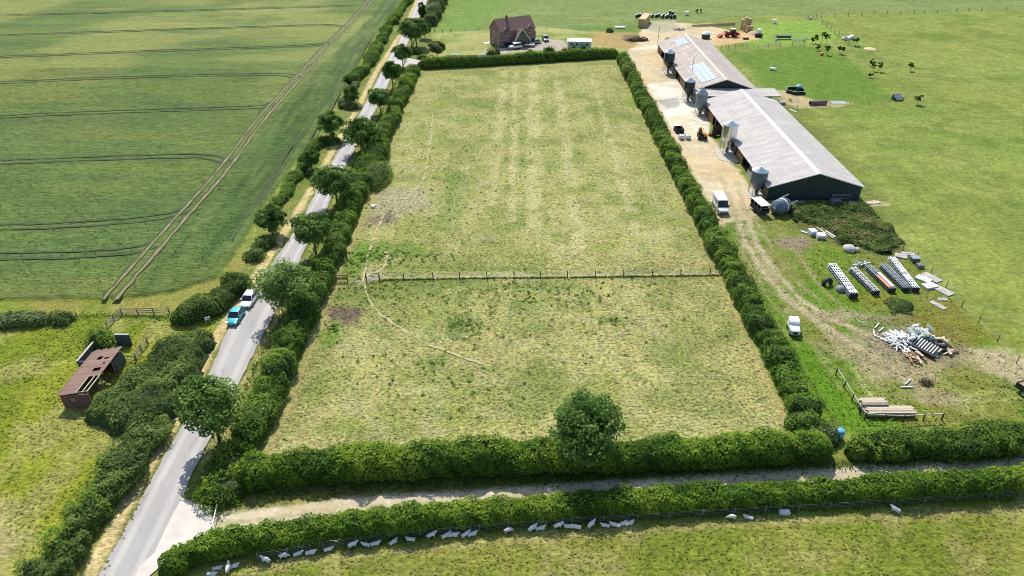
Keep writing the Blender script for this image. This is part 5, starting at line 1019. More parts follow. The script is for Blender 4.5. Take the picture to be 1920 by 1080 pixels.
def tank(m): m.lathe([(1.5, 0), (1.55, 1.6), (1.55, 1.65)], dgreen, 22); m.lathe([(1.6, 1.6), (1.2, 2.2), (.45, 2.5), (.001, 2.55)], lid, 22)
simple('water_tank', 'dark round tank with pale domed lid behind the far barn', 'tank', 1323, 72, tank)
# bales
def bale_mesh(r, l, mt, endm, lying=True):
    m = MB(); pr = [(.001, -l / 2), (r * .9, -l / 2), (r, -l / 2 + .08), (r * 1.02, 0), (r, l / 2 - .08), (r * .9, l / 2), (.001, l / 2)]
    cc = (0, 0, r if lying else l / 2); ax = 'Y' if lying else 'Z'; m.lathe(pr[2:5], mt, 20, c=cc, axis=ax); m.lathe(pr[:3], endm, 20, c=cc, axis=ax); m.lathe(pr[4:], endm, 20, c=cc, axis=ax); return m
wrapm = M('pale bale wrap', (.50, .50, .47), .35, var=.12, vs=3); wrapd = M('black bale wrap and shaded ends', (.025, .03, .03), .3)
wb = bale_mesh(.68, 1.25, wrapm, wrapd).build('wrapped_bale'); x, y = G(1193.5, 33); wb.location = (x, y, 0); tag(wb, 'wrapped round bale at the far left end of the row behind the straw stack', 'bale', 'wrapped bales in a row')  # black end faces put the shade of the camera side into the colour
for i, (u, v, z, lb) in enumerate(((1200, 32, 0, 'wrapped bale second from the left end of the row'), (1222, 33, 0, 'wrapped bale just right of the straw stack'), (1230, 33, 0, 'second wrapped bale right of the straw stack'), (1236, 31.5, 0, 'third wrapped bale right of the straw stack'), (1241, 34, 0, 'fourth wrapped bale right of the straw stack, in front'),
        (1245, 31.5, 0, 'fifth wrapped bale right of the straw stack'), (1249, 34, 0, 'sixth wrapped bale right of the straw stack'), (1254, 32, 0, 'seventh wrapped bale right of the straw stack'), (1258, 34.5, 0, 'front left bale under the stacked pair at the right end'), (1265, 33.5, 0, 'rightmost bale on the ground at the end of the row'),
        (1256, 32, 1.25, 'rear one of the two upper bales at the right end'), (1260.5, 34, 1.3, 'front one of the two upper bales at the right end'))):
    x, y = G(u, v); dup(wb, x, y, random.uniform(-.4, .4), lb, z=z)
wbs = bale_mesh(.75, 1.4, white, white, False).build('wrapped_bale'); x, y = G(1287.5, 28.5); wbs.location = (x, y, .1); tag(wbs, 'single white upright bale left of the two cows', 'bale', 'lone white bales'); x, y = G(1452, 44); dup(wbs, x, y, 0, 'single white upright bale right of the straw columns')
sb = bale_mesh(.80, 1.25, straw_m, strawt, False).build('straw_bale'); first = True
for (u, v, n_, w_) in ((1391.5, 55.5, 3, 'left rear'), (1396.5, 58.5, 4, 'tallest'), (1403, 54, 3, 'right rear'), (1401, 61.5, 2, 'front'), (1406.5, 61.5, 2, 'right front')):
    x, y = G(u, v)
    for k in range(n_):
        lv = ('bottom', 'second', 'third', 'top')[k] if k < n_ - 1 or n_ == 4 else 'top'; lb = f'{lv} round straw bale of the {w_} bale column'
        if first: sb.location = (x, y, 0); tag(sb, lb, 'bale', 'stacked round straw bales'); first = False
        else: dup(sb, x + random.uniform(-.1, .1), y, 0, lb, z=k * 1.27)
simple('loose_straw', 'sloping heap of loose straw right of the bale columns', 'straw', 1412, 64, lambda m: m.lathe([(2.3, 0), (1.6, .6), (.7, 1.1), (.001, 1.3)], strawt, 14, rib=.1))
bb = bale_mesh(.7, 1.2, wrapd, wrapd).build('black_bale'); x, y = G(1418, 70); bb.location = (x, y, 0); tag(bb, 'left bottom black bale of the small stack by the yard corner', 'bale', 'black bales by the yard corner'); x, y = G(1425, 70); dup(bb, x, y, .3, 'right bottom black bale of the small stack by the yard corner')
x, y = G(1421.5, 69); dup(wbs, x, y, 0, 'white topped bale on the two black bales by the yard corner', z=1.35)
# rectangular straw stack
x, y = G(1202.5, 51.5); t = thing('straw_stack', 'large rectangular straw bale stack with pale top behind the yard', 'straw stack', x, y, 0, math.radians(-19)); m = MB()
for k in range(3):
    for j in range(5): m.box(-1.35 + random.uniform(-.03, .03), 1.35 + random.uniform(-.03, .03), j * 2.3, j * 2.3 + 2.26, k * 1.0 + .01, k * 1.0 + .98, straw_m)
m.build('bales', t); m = MB(); m.box(-1.35, 1.35, 0, 11.5, 3.0, 3.06, strawt); m.build('top_straw', t)
simple('earth_bank', 'low dark earth bank along the far edge of the yard', 'bank', 1340, 50, lambda m: m.add([(-8.5, -.6, 0), (8.5, -.6 + 2.2, 0), (8.5, .8 + 2.2, .9), (-8.5, .8, .5), (8.5, 2.6 + 2.2, 0), (-8.5, 2.2, 0)], [(0, 1, 2, 3), (3, 2, 4, 5), (0, 3, 5), (1, 4, 2)], M('dark earth', (.14, .10, .07), .95, var=.4, bump=.5)), 0)
simple('white_sheet', 'long white sheet lying on the rough ground left of the straw stack', 'sheet', 1162, 52, lambda m: m.box(-1.9, 1.9, -1.2, 1.2, .3, .42, white))
simple('dark_pallet', 'small dark pallet on the straw at the yard edge', 'pallet', 1398, 73.5, lambda m: (m.box(-1, 1, -.6, .6, .1, .5, black), m.box(-1, 1, -.6, .6, .55, .62, woodg)))
simple('stone_rubble', 'pale rubble heap at the far yard edge', 'rubble', 1273, 56, lambda m: [m.obox((random.uniform(-1.8, 1.8), random.uniform(-1, 1), .25), (random.uniform(.4, 1), random.uniform(.4, .8), .5), conc, rz=random.random() * 3, rx=.3) for _ in range(14)])
simple('feed_trough', 'long dark metal feeder among the sheep pens', 'feeder', 1468, 73.5, lambda m: (m.box(-2.6, 2.6, -.5, .5, .5, 1.3, M('dark slate metal', (.05, .07, .09), .5)), m.bar((-2.6, -.5, 0), (-2.6, -.5, 1.5), .1, .1, galv_d), m.bar((2.6, -.5, 0), (2.6, -.5, 1.7), .1, .1, galv_d), m.bar((-2.6, .5, 0), (-2.6, .5, 1.5), .1, .1, galv_d), m.bar((2.6, .5, 0), (2.6, .5, 1.5), .1, .1, galv_d)), .03)
def hurdle(m, L_=2.6):
    for z in (.15, .4, .65, .9, 1.1): m.bar((0, 0, z), (L_, 0, z), .06, .06, galv)
    for q in (0, L_ / 2, L_): m.bar((q, 0, 0), (q, 0, 1.15), .07, .07, galv)
m = MB(); hurdle(m); hd = m.build('sheep_hurdle'); fst = True
for (u, v, rz, lb) in ((1447, 84, .1, 'metal hurdle at the left end of the pens'), (1452, 78, 1.0, 'metal hurdle angled left of the long feeder'), (1484, 77, .2, 'metal hurdle just right of the long feeder'), (1497, 76, .25, 'metal hurdle between the feeder and the saplings'), (1440, 88, 2.2, 'metal hurdle fallen outside the pens at left'), (1505, 78, 1.2, 'metal hurdle angled at the right end of the pens'), (1508, 74, .5, 'farthest metal hurdle by the dark saplings'), (1503, 86, 2.0, 'metal hurdle nearest the camera at the right of the pens')):
    x, y = G(u, v)
    if fst: hd.location = (x, y, 0); hd.rotation_euler[2] = rz; tag(hd, lb, 'hurdle', 'metal sheep hurdles'); fst = False
    else: dup(hd, x, y, rz, lb)
def hexpen(m):
    for k in range(6):
        a = k * math.pi / 3; b = a + math.pi / 3; r = 2.6; m.bar((r * math.cos(a), r * math.sin(a), .4), (r * math.cos(b), r * math.sin(b), .4), .12, .8, black); m.bar((r * math.cos(a), r * math.sin(a), .85), (r * math.cos(b), r * math.sin(b), .85), .16, .08, galv_d)
t = thing('hexagonal_pen', 'black six sided pen on the grass right of the barns', 'pen', *G(1491, 173)); m = MB()
for k in range(6):
    a = k * math.pi / 3 + .15; b = a + math.pi / 3; r = 2.75; A_ = Vector((r * math.cos(a), r * math.sin(a), 0)); B_ = Vector((r * math.cos(b), r * math.sin(b), 0)); c = (A_ + B_) / 2; m.obox((c.x, c.y, .42), ((B_ - A_).length, .1, .84), black, rz=math.atan2(B_.y - A_.y, B_.x - A_.x))
m.build('panel', t); m = MB()
for k in range(6):
    a = k * math.pi / 3 + .15; b = a + math.pi / 3; r = 2.75; m.bar((r * math.cos(a), r * math.sin(a), .88), (r * math.cos(b), r * math.sin(b), .88), .1, .05, galv)
m.build('top_rail', t)
simple('feed_bin', 'round bin with turquoise domed lid inside the six sided pen', 'bin', 1496.5, 170, lambda m: (m.lathe([(.8, 0), (.85, 1.2)], M('dark teal plastic', (.01, .06, .07), .4), 18), m.lathe([(.9, 1.2), (.7, 1.55), (.3, 1.75), (.001, 1.8)], M('turquoise lid', (.16, .48, .46), .4), 18)))
def pipe(m): m.lathe([(.55, -2.3), (.62, -2.3), (.62, 2.3), (.55, 2.3), (.55, -2.3)], M('rusty steel pipe', (.15, .095, .085), .8, var=.3), 20, c=(0, 0, .62), axis='X'); m.lathe([(.66, -1.5), (.66, -1.42)], M('rusty steel pipe', (.1, .1, .1)), 20, c=(0, 0, .62), axis='X')
simple('steel_pipe', 'large rusty steel pipe lying at the pasture edge', 'pipe', 1533, 197, pipe, .08)
simple('metal_sheet', 'pale metal sheet lying on the grass right of the rusty pipe', 'sheet', 1572, 193, lambda m: m.obox((0, 0, .15), (4.2, 2.2, .05), M('grey sheet', (.30, .33, .28), .6), rx=.06))
simple('slatted_hut', 'small grey slatted hut alone in the right pasture', 'hut', 1682, 188, lambda m: ([m.obox((-1 + k * .25, 0, 1.0 + 0), (.17, 2.2, .06), galv_d, rx=.55) for k in range(9)], m.box(-1.15, -1.05, -1, 1, 0, .95, dgreen), m.box(1.05, 1.15, -1, 1, 0, .95, dgreen), m.box(-1.1, 1.1, .9, 1.0, 0, 1.5, dgreen)), .1)
simple('white_drum', 'white cylinder tank lying on the green pasture', 'tank', 1449, 132, lambda m: m.lathe([(.001, -1.0), (.4, -.98), (.45, -.8), (.45, .8), (.4, .98), (.001, 1.0)], white, 16, c=(0, 0, .45), axis='X'), -.6)
simple('orange_ball', 'small orange and white ball shaped marker in the pasture', 'marker', 1540.5, 104, lambda m: (m.lathe([(.001, 0), (.6, .25), (.7, .6), (.5, 1.0), (.001, 1.1)], M('orange plastic', (.75, .22, .10)), 14), m.lathe([(.001, .9), (.3, 1.05), (.001, 1.2)], white, 10)))
simple('straw_patch', 'pale flat mound of straw in the far pasture', 'straw', 1631, 91.5, lambda m: m.lathe([(2.0, 0), (1.2, .25), (.001, .3)], strawt, 14))
simple('white_bags', 'pale bags heaped at the end of the diagonal fence', 'bags', 1590, 74, lambda m: (m.obox((-1.2, 0, .5), (2.0, 1.6, 1.0), dirtyw, ry=.3), m.obox((1.1, .4, .6), (2.2, 1.4, .9), dirtyw, ry=-.4)), .2)
simple('scrap_frame', 'grey scrap frame and posts at the pasture corner by the fence', 'scrap', 1519, 36, lambda m: [m.bar((random.uniform(-1.5, 1.5), random.uniform(-1, 1), 0), (random.uniform(-1.5, 1.5), random.uniform(-1, 1), random.uniform(.8, 2.2)), .12, .16, galv) for _ in range(12)])
simple('yellow_bucket', 'small yellow bucket on the bare ground right of the barns', 'bucket', 1481.5, 189, lambda m: m.lathe([(.35, 0), (.42, .6)], M('yellow plastic', (.8, .6, .1)), 12))
simple('metal_trough', 'small grey trough against the near barn back corner', 'trough', 1466, 195, lambda m: (m.box(-.9, .9, -.4, .4, 0, .6, galv_d)), .1)
simple('pale_block', 'small pale plank lying by the near barn back wall', 'plank', 1486.5, 208, lambda m: m.box(-.2, .2, -1.2, 1.2, .0, .15, dirtyw), .4)
# debris at the gable
gd = 'boards and slabs along the dark gable'
for i, (u, v, a, b, c, rz, mt, lb) in enumerate(((1498, 383, 2.2, 1.0, .5, .1, woodg, 'boxy pale-fronted crate left under the gable'), (1511, 385, 1.4, 2.6, .12, .3, woodd, 'brown boards leaning down beside the crate under the gable'), (1545, 382, .5, 2.8, .15, .5, woodd, 'narrow dark plank in the middle of the gable'),
        (1566, 381, 2.0, 1.4, .7, 0, galv_d, 'grey pallet stack below the gable gate'), (1577, 384, 2.2, 1.0, .35, .1, conc, 'pale slab right of the grey pallets'), (1601, 385, 1.8, 1.6, .4, -.3, conc, 'pale slab at the right gable corner'), (1527, 384, 1.6, 1.6, .15, .0, woodd, 'flat brown sheet between the boards and the plank'), (1514, 390.5, 1.2, .3, .2, .1, woodl, 'short light timber in front of the gable weeds'))):
    simple('gable_debris', lb, 'debris', u, v, lambda m: (m.box(-a / 2, a / 2, -b / 2, b / 2, 0.02, c, mt), m.box(-a / 2 + .1, a / 2 - .1, -b / 2 - .02, b / 2 - .1, c + .003, c + .05, mt)), rz, gd)
x, y = G(1591, 381); t = thing('yard_gate', 'grey metal gate leaning on the dark gable', 'gate', x - 1.5, y + .9); m = MB()
for z in (.3, .6, .9, 1.2, 1.5): m.bar((-1.6, 0, z), (2.0, 0, z), .05, .05, galv)
for q in (-1.6, .2, 2.0): m.bar((q, 0, .2), (q, 0, 1.55), .05, .05, galv)
m.build('gate_bars', t)
for (lb, u, v, a, b, c, rz) in (('white crate left of a pair on the weedy ground', 1522, 440, 1.25, 1.2, 1.0, .2), ('white crate right of a pair on the weedy ground', 1538, 446, 1.5, 1.2, .8, -.1)): simple('white_crate', lb, 'crate', u, v, lambda m: (m.box(-a / 2, a / 2, -b / 2, b / 2, .05, c, white), m.box(-a / 2 + .08, a / 2 - .08, -b / 2 - .02, -b / 2 + .01, .15, c * .5, galv_d)), rz, 'white crates')
simple('pale_plank', 'pale plank lying left of the white crates', 'plank', 1511, 437, lambda m: m.box(-1.0, 1.0, -.18, .18, .02, .15, dirtyw), -.7)
simple('timber_pair', 'two long pale timbers lying right of the white crates', 'timber', 1549, 437, lambda m: (m.box(-.5, -.2, -2.2, 2.2, .02, .25, woodl), m.box(.1, .4, -2.0, 2.0, .02, .25, dirtyw)), .35)
simple('boulder', 'large pale boulder above the metal bundles', 'boulder', 1592, 469, lambda m: m.lathe([(1.0, 0), (1.1, .4), (.7, .8), (.001, .9)], M('pale stone', (.42, .40, .36), .9, var=.15), 9, rib=.15)); simple('boulder', 'small cream boulder right of the large one', 'boulder', 1606, 470, lambda m: m.lathe([(.5, 0), (.55, .3), (.3, .55), (.001, .6)], woodl, 7, rib=.15))
for (lb, u, v, a, b, rz, mt, c) in (('pale slab left of the pair above the bundles', 1689, 481, 1.9, 1.4, -.5, conc, .2), ('pale slab right of the pair above the bundles', 1702, 477, 2.1, 1.0, -.2, conc, .2), ('longest concrete slab by the right fence', 1746, 521, 1.6, 3.0, .45, conc, .15), ('concrete slab below the longest one by the fence', 1766, 545, 1.6, 3.2, .5, conc, .15),
        ('white torn sheet left of the long slab', 1731, 525, 1.5, 2.2, .7, dirtyw, .3), ('white litter sheet below the torn sheet', 1742, 538, 2.2, 1.4, .3, dirtyw, .35), ('small pale slab below the concrete slabs', 1767, 562, 1.4, .7, 0, conc, .12), ('narrow pale slab lowest beside the right fence', 1758, 573, .9, 2.4, .5, conc, .12), ('brown stone block right of the bundles', 1724, 501, 1.1, .9, .1, M('brown stone', (.22, .18, .14), .9), .6),
        ('scattered pale boards at the right corner of the near barn', 1634, 381, 3.6, 1.0, .2, woodl, .15)):
    simple('slab', lb, 'slab', u, v, lambda m: (m.obox((0, 0, c / 2 + .02), (a, b, c), mt), m.obox((.1, .15, c + .04), (a * .7, b * .35, .05), mt, rz=.5)), rz, 'slabs and sheets by the right fence')
simple('metal_box', 'grey blue metal box above the right fence slabs', 'box', 1714, 490, lambda m: (m.box(-.65, .65, -.5, .5, 0, .75, dblue), m.box(-.7, .7, -.55, .55, .75, .85, galv_d)))
simple('discarded_tyre', 'half buried black tyre left of the metal bundles', 'tyre', 1550, 534, lambda m: m.lathe([(.55, -.3), (.9, -.3), (.98, 0), (.9, .3), (.55, .3), (.55, -.3)], black, 20, c=(0, 0, .35), axis='Y'), .4)
simple('grey_rock', 'grey stone beside the first metal bundle', 'rock', 1575, 545, lambda m: m.lathe([(.7, 0), (.75, .4), (.4, .8), (.001, .85)], M('grey rock', (.2, .2, .2)), 8, rib=.2))
# metal bundles
pal = M('pale lattice metal', (.56, .60, .62), .5, .2); ora = M('orange stained strip', (.55, .22, .13), .7)
def bundle(label, ua, va, ub, vb, wd, hh, main, sec, stripm=None, den=1.0):
    A_ = np.array(G(ua, va)); B_ = np.array(G(ub, vb)); d = B_ - A_; L_ = float(np.hypot(*d)); t = thing('metal_bundle', label, 'metal bundle', A_[0], A_[1], 0, math.atan2(d[1], d[0]) - math.pi / 2, 'bundles of metal framework'); r = random.Random(int(ua))
    m = MB()
    for lv in range(3):
        for k in range(4):
            xx = -wd / 2 + wd * k / 3; m.bar((xx, 0, .12 + lv * hh / 2.2), (xx, L_, .12 + lv * hh / 2.2), .10, .08, main if (k + lv) % 2 == 0 else sec)
    m.build('rail', t); m = MB(); q = .2
    while q < L_ - .2:
        z = hh + .02; dx_ = r.uniform(-.12, .12); m.bar((-wd / 2 + dx_, q, z), (wd / 2 + dx_ * .5, q + r.uniform(-.3, .3), z), .16 * den, .05, main); m.bar((-wd / 2 - .03, q, .1), (-wd / 2 - .03, q + .4, hh), .07, .05, main); m.bar((wd / 2 + .03, q, .1), (wd / 2 + .03, q + .4, hh), .07, .05, sec); q += r.uniform(.28, .62)
    m.build('lattice', t); m = MB(); m.box(-wd / 2 + .06, wd / 2 - .06, .3, L_ - .5, .05, hh - .12, black if main is not galv_d else dgreen); m.build('core', t)
    m = MB(); m.box(-wd / 2 - .06, wd / 2 + .06, L_ - .25, L_ + .06, .02, hh + .05, black); m.build('end_plate', t)
    if stripm: m = MB(); m.box(wd * .1, wd / 2 + .1, L_ * .45, L_ - .3, hh + .06, hh + .14, stripm); m.box(-wd / 2, -wd * .05, L_ * .35, L_ - .5, hh + .06, hh + .16, white); m.build('cover_strip', t)
bundle('leftmost bundle of pale metal framework on the grass', 1557, 503, 1599, 560, 1.15, .95, white, pal)
bundle('second metal bundle from the left, darker with pale slats', 1596, 509, 1641, 554, 1.05, .8, dirtyw, galv_d, den=.8)
bundle('third metal bundle from the left, with white and orange strips', 1626, 505, 1671, 549, 1.05, .8, galv_d, galv, stripm=ora, den=.6)
bundle('fourth metal bundle from the left, long thin grey rails', 1653, 502, 1698, 547, 1.1, .75, galv, galv_d, den=.5)
bundle('rightmost and longest bundle with bright white pieces', 1669, 489, 1715, 548, 1.0, .8, white, pal, den=1.3)
simple('scrap_frame', 'tangled grey scrap at the top of the third bundle', 'scrap', 1614, 497, lambda m: [m.bar((random.uniform(-1.4, 1.2), random.uniform(-.8, .8), .1), (random.uniform(-1.4, 1.2), random.uniform(-.8, .8), random.uniform(.3, 1.1)), .12, .12, galv_d if _ % 2 else pal) for _ in range(14)])
# dumped waste heap
x0h, y0h = G(1690, 650); gp = 'white plastic tubes dumped in a heap'; m = MB(); m.tube((-.8, 0, 0), (.8, 0, 0), .095, .095, white, 8); tb = m.build('plastic_tube'); tb['label'] = 'white plastic tube lying among others in the dumped heap'; tb['category'] = 'tube'; tb['group'] = gp
r = random.Random(5); x, y = G(1690, 642); tb.location = (x, y, .9); tb.rotation_euler = (0, .2, .5)
for i in range(95):
    a = r.uniform(0, 6.28); q = r.random() ** .5; dx_, dy_ = math.cos(a) * q * 2.2, math.sin(a) * q * 2.4; z = .15 + 1.0 * (1 - q) * r.uniform(.5, 1); o = tb.copy(); COL.objects.link(o); o.location = (x + dx_, y + dy_, z); o.rotation_euler = (0, r.uniform(-.35, .35), a + r.uniform(-.7, .7)); o.scale = (r.uniform(.5, 1), 1, 1)
for i, (u, v, a, lb) in enumerate(((1644, 612, .8, 'white plastic tube lying farthest from the heap at the top left'), (1652, 619, .7, 'short white tube below the farthest one'), (1639, 626, 1.3, 'white tube lying alone left of the heap'), (1649, 634, -.7, 'long white tube pointing at the heap from the left'), (1662, 641, -.75, 'white tube touching the left edge of the heap'), (1702, 717, .7, 'pale pole lying near the small brown bush'), (1700, 727, 0, 'pale pole lying flat below the first pale pole'))):
    X_, Y_ = G(u, v); o = tb.copy(); COL.objects.link(o); o.location = (X_, Y_, .13); o.rotation_euler = (0, 0, a); o['label'] = lb; o['group'] = 'stray white tubes'
simple('crumpled_tarpaulin', 'pale green crumpled sheeting on top of the waste heap', 'sheeting', 1722, 634, lambda m: [m.obox((r.uniform(-2.0, 1.9), r.uniform(-1.2, 1.4), r.uniform(.3, 1.3)), (r.uniform(.6, 1.4), r.uniform(.5, 1.0), r.uniform(.1, .4)), M('pale green sheeting', (.33, .40, .33), .6, var=.2) if _ % 3 else dirtyw, rz=r.uniform(0, 3), rx=r.uniform(-.7, .7), ry=r.uniform(-.6, .6)) for _ in range(44)])
simple('broken_timber', 'broken brown timber heap at the right of the waste heap', 'timber', 1755, 650, lambda m: [m.obox((r.uniform(-2.2, 1.8), r.uniform(-2.0, 1.8), r.uniform(.15, .7)), (r.uniform(.8, 2.2), r.uniform(.15, .4), .15), woodl if _ % 3 else woodd, rz=r.uniform(0, 3), ry=r.uniform(-.4, .4)) for _ in range(46)])
simple('brown_sacks', 'orange brown splintered boards below the waste heap', 'boards', 1714, 667, lambda m: [m.obox((r.uniform(-1.4, 1.2), r.uniform(-1.6, 1.6), r.uniform(.1, .5)), (r.uniform(.8, 1.8), r.uniform(.15, .35), .12), wood if _ % 2 else woodl, rz=1.9 + r.uniform(-.5, .5), ry=r.uniform(-.3, .3)) for _ in range(20)])
x, y = G(1730, 655); t = thing('broken_pallet', 'dark slatted pallet leaning on the waste heap', 'pallet', x, y, .1, math.radians(35)); m = MB()
for k in range(9): m.obox((0, -1.5 + k * .38, .7), (1.5, .14, .06), pal, ry=-.45)
m.build('slats', t); m = MB(); m.obox((-.02, 0, .62), (1.6, 3.6, .05), black, ry=-.45); m.obox((-1.0, -.2, .3), (.5, 3.8, .4), black); m.build('backing', t)
simple('discarded_tyre', 'black tyre lying on the right side of the waste heap', 'tyre', 1760, 652, lambda m: m.lathe([(.4, 0), (.85, .0), (.95, .25), (.85, .5), (.4, .5), (.4, 0)], black, 20, c=(0, 0, .45)), 0)
# timber stacks, drum, trough
for (lb, u0, u1, v, n_, z_) in (('shorter stack of timber planks inside the rail fence corner', 1613, 1662, 770, 3, .9), ('longer stack of timber planks against the rail fence', 1624, 1714, 783, 2, .7)):
    A_ = G(u0, v); B_ = G(u1, v); L_ = B_[0] - A_[0]; t = thing('timber_stack', lb, 'timber stack', A_[0], A_[1] + .5); m = MB()
    for k in range(4):
        for j in range(5): q = random.uniform(-.2, .25); m.box(0 + q, L_ + q * .6, -.5 + j * .27, -.5 + j * .27 + .24, .12 + k * z_ / 4, .12 + k * z_ / 4 + z_ / 4 - .02, woodl if random.random() > .3 else woodg)
    m.build('planks', t); m = MB()
    for q in (.3, L_ / 2, L_ - .4): m.box(q, q + .15, -.55, .85, 0, .11, woodd)
    m.build('bearer', t)
simple('blue_drum', 'blue plastic drum in the gap between the two near hedges', 'drum', 1571, 822, lambda m: (m.lathe([(.001, 0), (.5, .02), (.54, .5), (.5, 1.3), (.45, 1.4), (.001, 1.42)], M('bright blue plastic', (.10, .36, .66), .4), 16), m.box(-.15, .15, -.55, -.5, .7, 1.1, white)))
simple('water_trough', 'white rectangular water trough against the sheep fence', 'trough', 1470, 963, lambda m: (m.box(-.55, .55, -.24, .24, 0, .42, dirtyw), m.box(-.47, .47, -.17, .17, .43, .44, white)))
simple('mineral_bucket', 'small white container at the paddock edge by the bare ground', 'container', 700, 388, lambda m: (m.box(-.3, .3, -.45, .45, 0, .35, white), m.box(-1.0, -.3, -.06, .06, 0, .08, woodg)), -.4)
x, y = G(1917, 741); t = thing('tipping_trailer', 'dark green trailer at the right edge of the picture', 'trailer', x + .7, y, 0, .3); m = MB(); m.box(-.9, .9, -1.4, 1.4, .5, .6, dgreen)
for a, b, c, d in ((-.9, -.84, -1.4, 1.4), (.84, .9, -1.4, 1.4), (-.84, .84, -1.4, -1.34), (-.84, .84, 1.34, 1.4)): m.box(a, b, c, d, .6, 1.35, dgreen)
m.box(-.8, .8, -1.3, 1.3, .6, 1.25, M('reddish load', (.35, .20, .15), .9)); m.build('body', t); wheels(t, [(-.95, 0), (.95, 0)], .35, .2)
simple('garden_bench', 'white bench by the garden drive', 'bench', 854, 103, lambda m: (m.box(-1, 1, -.4, .4, .4, .5, white), m.box(-1, 1, .32, .4, .5, .9, white), m.box(-.9, -.8, -.3, .3, 0, .4, white), m.box(.8, .9, -.3, .3, 0, .4, white)))
simple('play_tunnel', 'small yellow garden play arch by the willow', 'play arch', 809, 110, lambda m: [m.tube((math.cos(k * .35) * 1.3, 0, math.sin(k * .35) * 1.0), (math.cos((k + 1) * .35) * 1.3, 0, math.sin((k + 1) * .35) * 1.0), .18, .18, M('yellow plastic', (.8, .6, .1)), 6) for k in range(9)])
simple('patio_slab', 'pale paving at the left side of the house', 'paving', 918, 80, lambda m: m.box(-2, 1.2, -1, 1, 0, .09, dirtyw), .5)
# ============================================================ ANIMALS
def skin(name, V, E, Rr, mat, sub=2, parent=None):
    me = bpy.data.meshes.new('tmp'); me.from_pydata(V, E, []); o = bpy.data.objects.new('tmp', me); COL.objects.link(o)
    md = o.modifiers.new('s', 'SKIN'); sv = me.skin_vertices[0].data
    for i, q in enumerate(Rr): sv[i].radius = q if isinstance(q, tuple) else (q, q)
    sv[0].use_root = True; md2 = o.modifiers.new('u', 'SUBSURF'); md2.levels = sub; md2.render_levels = sub
    dg = bpy.context.evaluated_depsgraph_get(); nm = bpy.data.meshes.new_from_object(o.evaluated_get(dg)); bpy.data.objects.remove(o); nm.name = name
    nm.materials.clear(); nm.materials.append(mat); nm.polygons.foreach_set('use_smooth', [True] * len(nm.polygons)); r_ = bpy.data.objects.new(name, nm); COL.objects.link(r_)
    if parent: r_.parent = parent
    return r_
wool = M('sheep fleece', (.64, .62, .58), .95, var=.12, vs=9, bump=.6); cowm = M('black cattle coat', (.018, .016, .015), .6, var=.3)
def quad(kind):      # head towards +x
    if kind == 'stand':
        V = [(-.42, 0, .68), (-.15, 0, .66), (.18, 0, .66), (.40, 0, .72), (.56, 0, .90), (.66, 0, 1.0), (.84, 0, .90), (-.56, 0, .66), (-.66, 0, .48)]; E = [(0, 1), (1, 2), (2, 3), (3, 4), (4, 5), (5, 6), (0, 7), (7, 8)]; Rr = [.24, .29, .28, .22, .12, .105, .05, .10, .04]; legs = True
    elif kind == 'graze':
        V = [(-.42, 0, .68), (-.15, 0, .66), (.18, 0, .66), (.40, 0, .64), (.58, 0, .45), (.68, 0, .25), (.84, 0, .12), (-.56, 0, .66), (-.66, 0, .48)]; E = [(0, 1), (1, 2), (2, 3), (3, 4), (4, 5), (5, 6), (0, 7), (7, 8)]; Rr = [.24, .29, .28, .22, .13, .105, .05, .10, .04]; legs = True
    else:
        V = [(-.42, 0, .27), (-.15, 0, .31), (.18, 0, .31), (.40, 0, .36), (.54, 0, .52), (.64, 0, .62), (.82, 0, .54), (-.56, 0, .25), (-.66, 0, .15)]; E = [(0, 1), (1, 2), (2, 3), (3, 4), (4, 5), (5, 6), (0, 7), (7, 8)]; Rr = [(.27, .25), (.33, .29), (.31, .28), .22, .12, .105, .05, .10, .04]; legs = False
    hd_ = 5
    for s in (-1, 1): V.append((V[hd_][0] - .04, s * .16, V[hd_][2] + .04)); E.append((hd_, len(V) - 1)); Rr.append(.025)
    if legs:
        for (bx, j, s) in ((3, .34, -1), (3, .34, 1), (0, -.40, -1), (0, -.40, 1)):
            k = len(V); f = bx == 3; V += [(j, s * .15, .45), (j + (.02 if f else -.08), s * .15, .24), (j + (.0 if f else -.02), s * .15, .03)]; E += [(bx, k), (k, k + 1), (k + 1, k + 2)]; Rr += [.085, .045, .035]
    else:
        for (bx, s) in ((3, -1), (3, 1)):
            k = len(V); V += [(.45, s * .17, .12), (.60, s * .17, .05)]; E += [(bx, k), (k, k + 1)]; Rr += [.07, .04]
    return V, E, Rr
protos = {k: skin('sheep', *quad(k), wool, 2) for k in ('stand', 'lie', 'graze')}
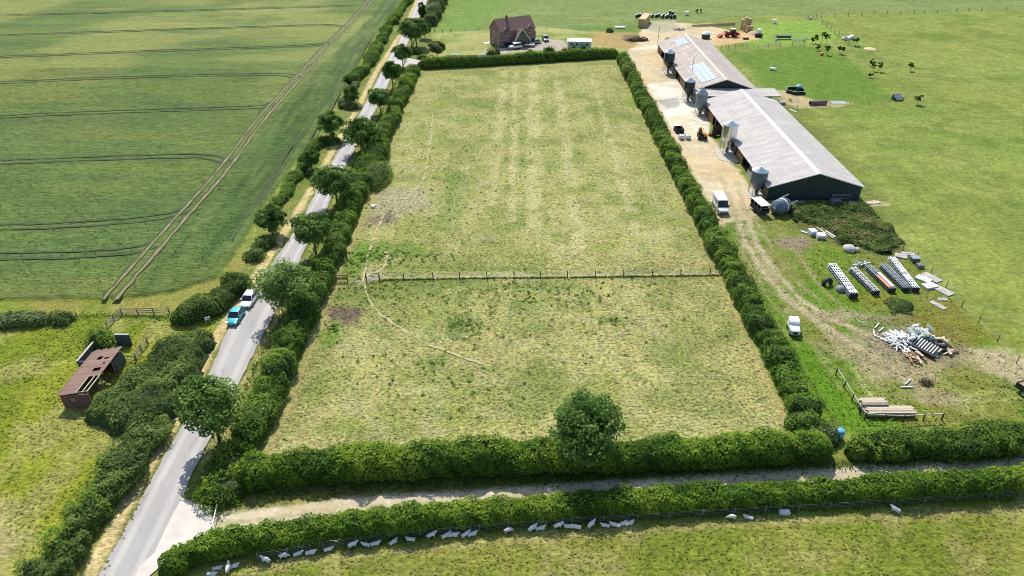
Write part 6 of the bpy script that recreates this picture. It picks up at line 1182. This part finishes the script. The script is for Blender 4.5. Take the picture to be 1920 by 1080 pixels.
SH = [(399, 1078, 0, 'lie'), (409, 1067, 10, 'lie'), (429, 1070, 95, 'stand'), (440, 1063, 20, 'lie'), (500, 1054, 165, 'stand'), (533, 1046, 15, 'graze'), (560, 1040, 20, 'lie'), (584, 1038, 12, 'lie'), (617, 1032, 18, 'lie'), (662, 1026, 22, 'stand'), (686, 1023, 170, 'lie'), (705, 1021, 15, 'lie'), (738, 1018, 40, 'lie'), (770, 1013, 175, 'lie'),
      (809, 1008, 20, 'stand'), (837, 1006, 30, 'lie'), (851, 1005, 5, 'lie'), (874, 1003, 35, 'lie'), (886, 1003, 20, 'lie'), (953, 998, 20, 'graze'), (998, 995, 30, 'stand'), (1014, 992, 15, 'lie'), (1046, 990, 15, 'stand'), (1065, 989, 175, 'lie'), (1080, 990, 170, 'lie'), (1108, 988, 40, 'stand'), (1134, 987, 170, 'lie'), (1152, 986, 165, 'lie'),
      (1167, 984, 25, 'lie'), (1180, 983, 20, 'lie'), (1371, 973, 172, 'graze'), (1402, 972, 165, 'lie'), (1677, 960, 145, 'stand')]
ORD = 'first second third fourth fifth sixth seventh eighth ninth tenth eleventh twelfth thirteenth fourteenth fifteenth sixteenth seventeenth eighteenth nineteenth twentieth'.split()
used = set(); pose = {'stand': 'standing', 'lie': 'resting', 'graze': 'grazing'}
for i, (u, v, a, k) in enumerate(SH):
    x, y = G(u, v)
    if i < 15: lb = f'white sheep {pose[k]} in hedge shade, {ORD[i]} from the left end of the line'
    elif i < 30: lb = f'white sheep {pose[k]} in hedge shade, {ORD[29 - i]} from the right of the close row'
    else: lb = {30: 'white sheep grazing left of the water trough, left one of two', 31: 'white sheep resting left of the water trough, right one of two', 32: 'lone white sheep standing far right of the water trough'}[i]
    if k not in used: o = protos[k]; used.add(k)
    else: o = protos[k].copy(); COL.objects.link(o)
    sc_ = .80 if k == 'stand' else random.uniform(.66, .78); o.location = (x, y, 0); o.rotation_euler = (0, 0, math.radians(a)); o.scale = (sc_, sc_, sc_); tag(o, lb, 'sheep', 'sheep along the hedge')
for k in protos:
    if k not in used: bpy.data.objects.remove(protos[k])
V, E, Rr = quad('stand'); cow = skin('cow', [(a * 1.65, b * 1.5, c * 1.6) for a, b, c in V], E, [(q[0] * 1.3, q[1] * 1.3) if isinstance(q, tuple) else q * 1.35 for q in Rr], cowm, 2)
x, y = G(1306, 24); cow.location = (x, y, 0); cow.rotation_euler[2] = math.radians(-80); tag(cow, 'black cow standing in the far field, left one of two', 'cow', 'cows in the far field'); x, y = G(1313.5, 23); dup(cow, x, y, math.radians(-100), 'black cow standing in the far field, right one of two')
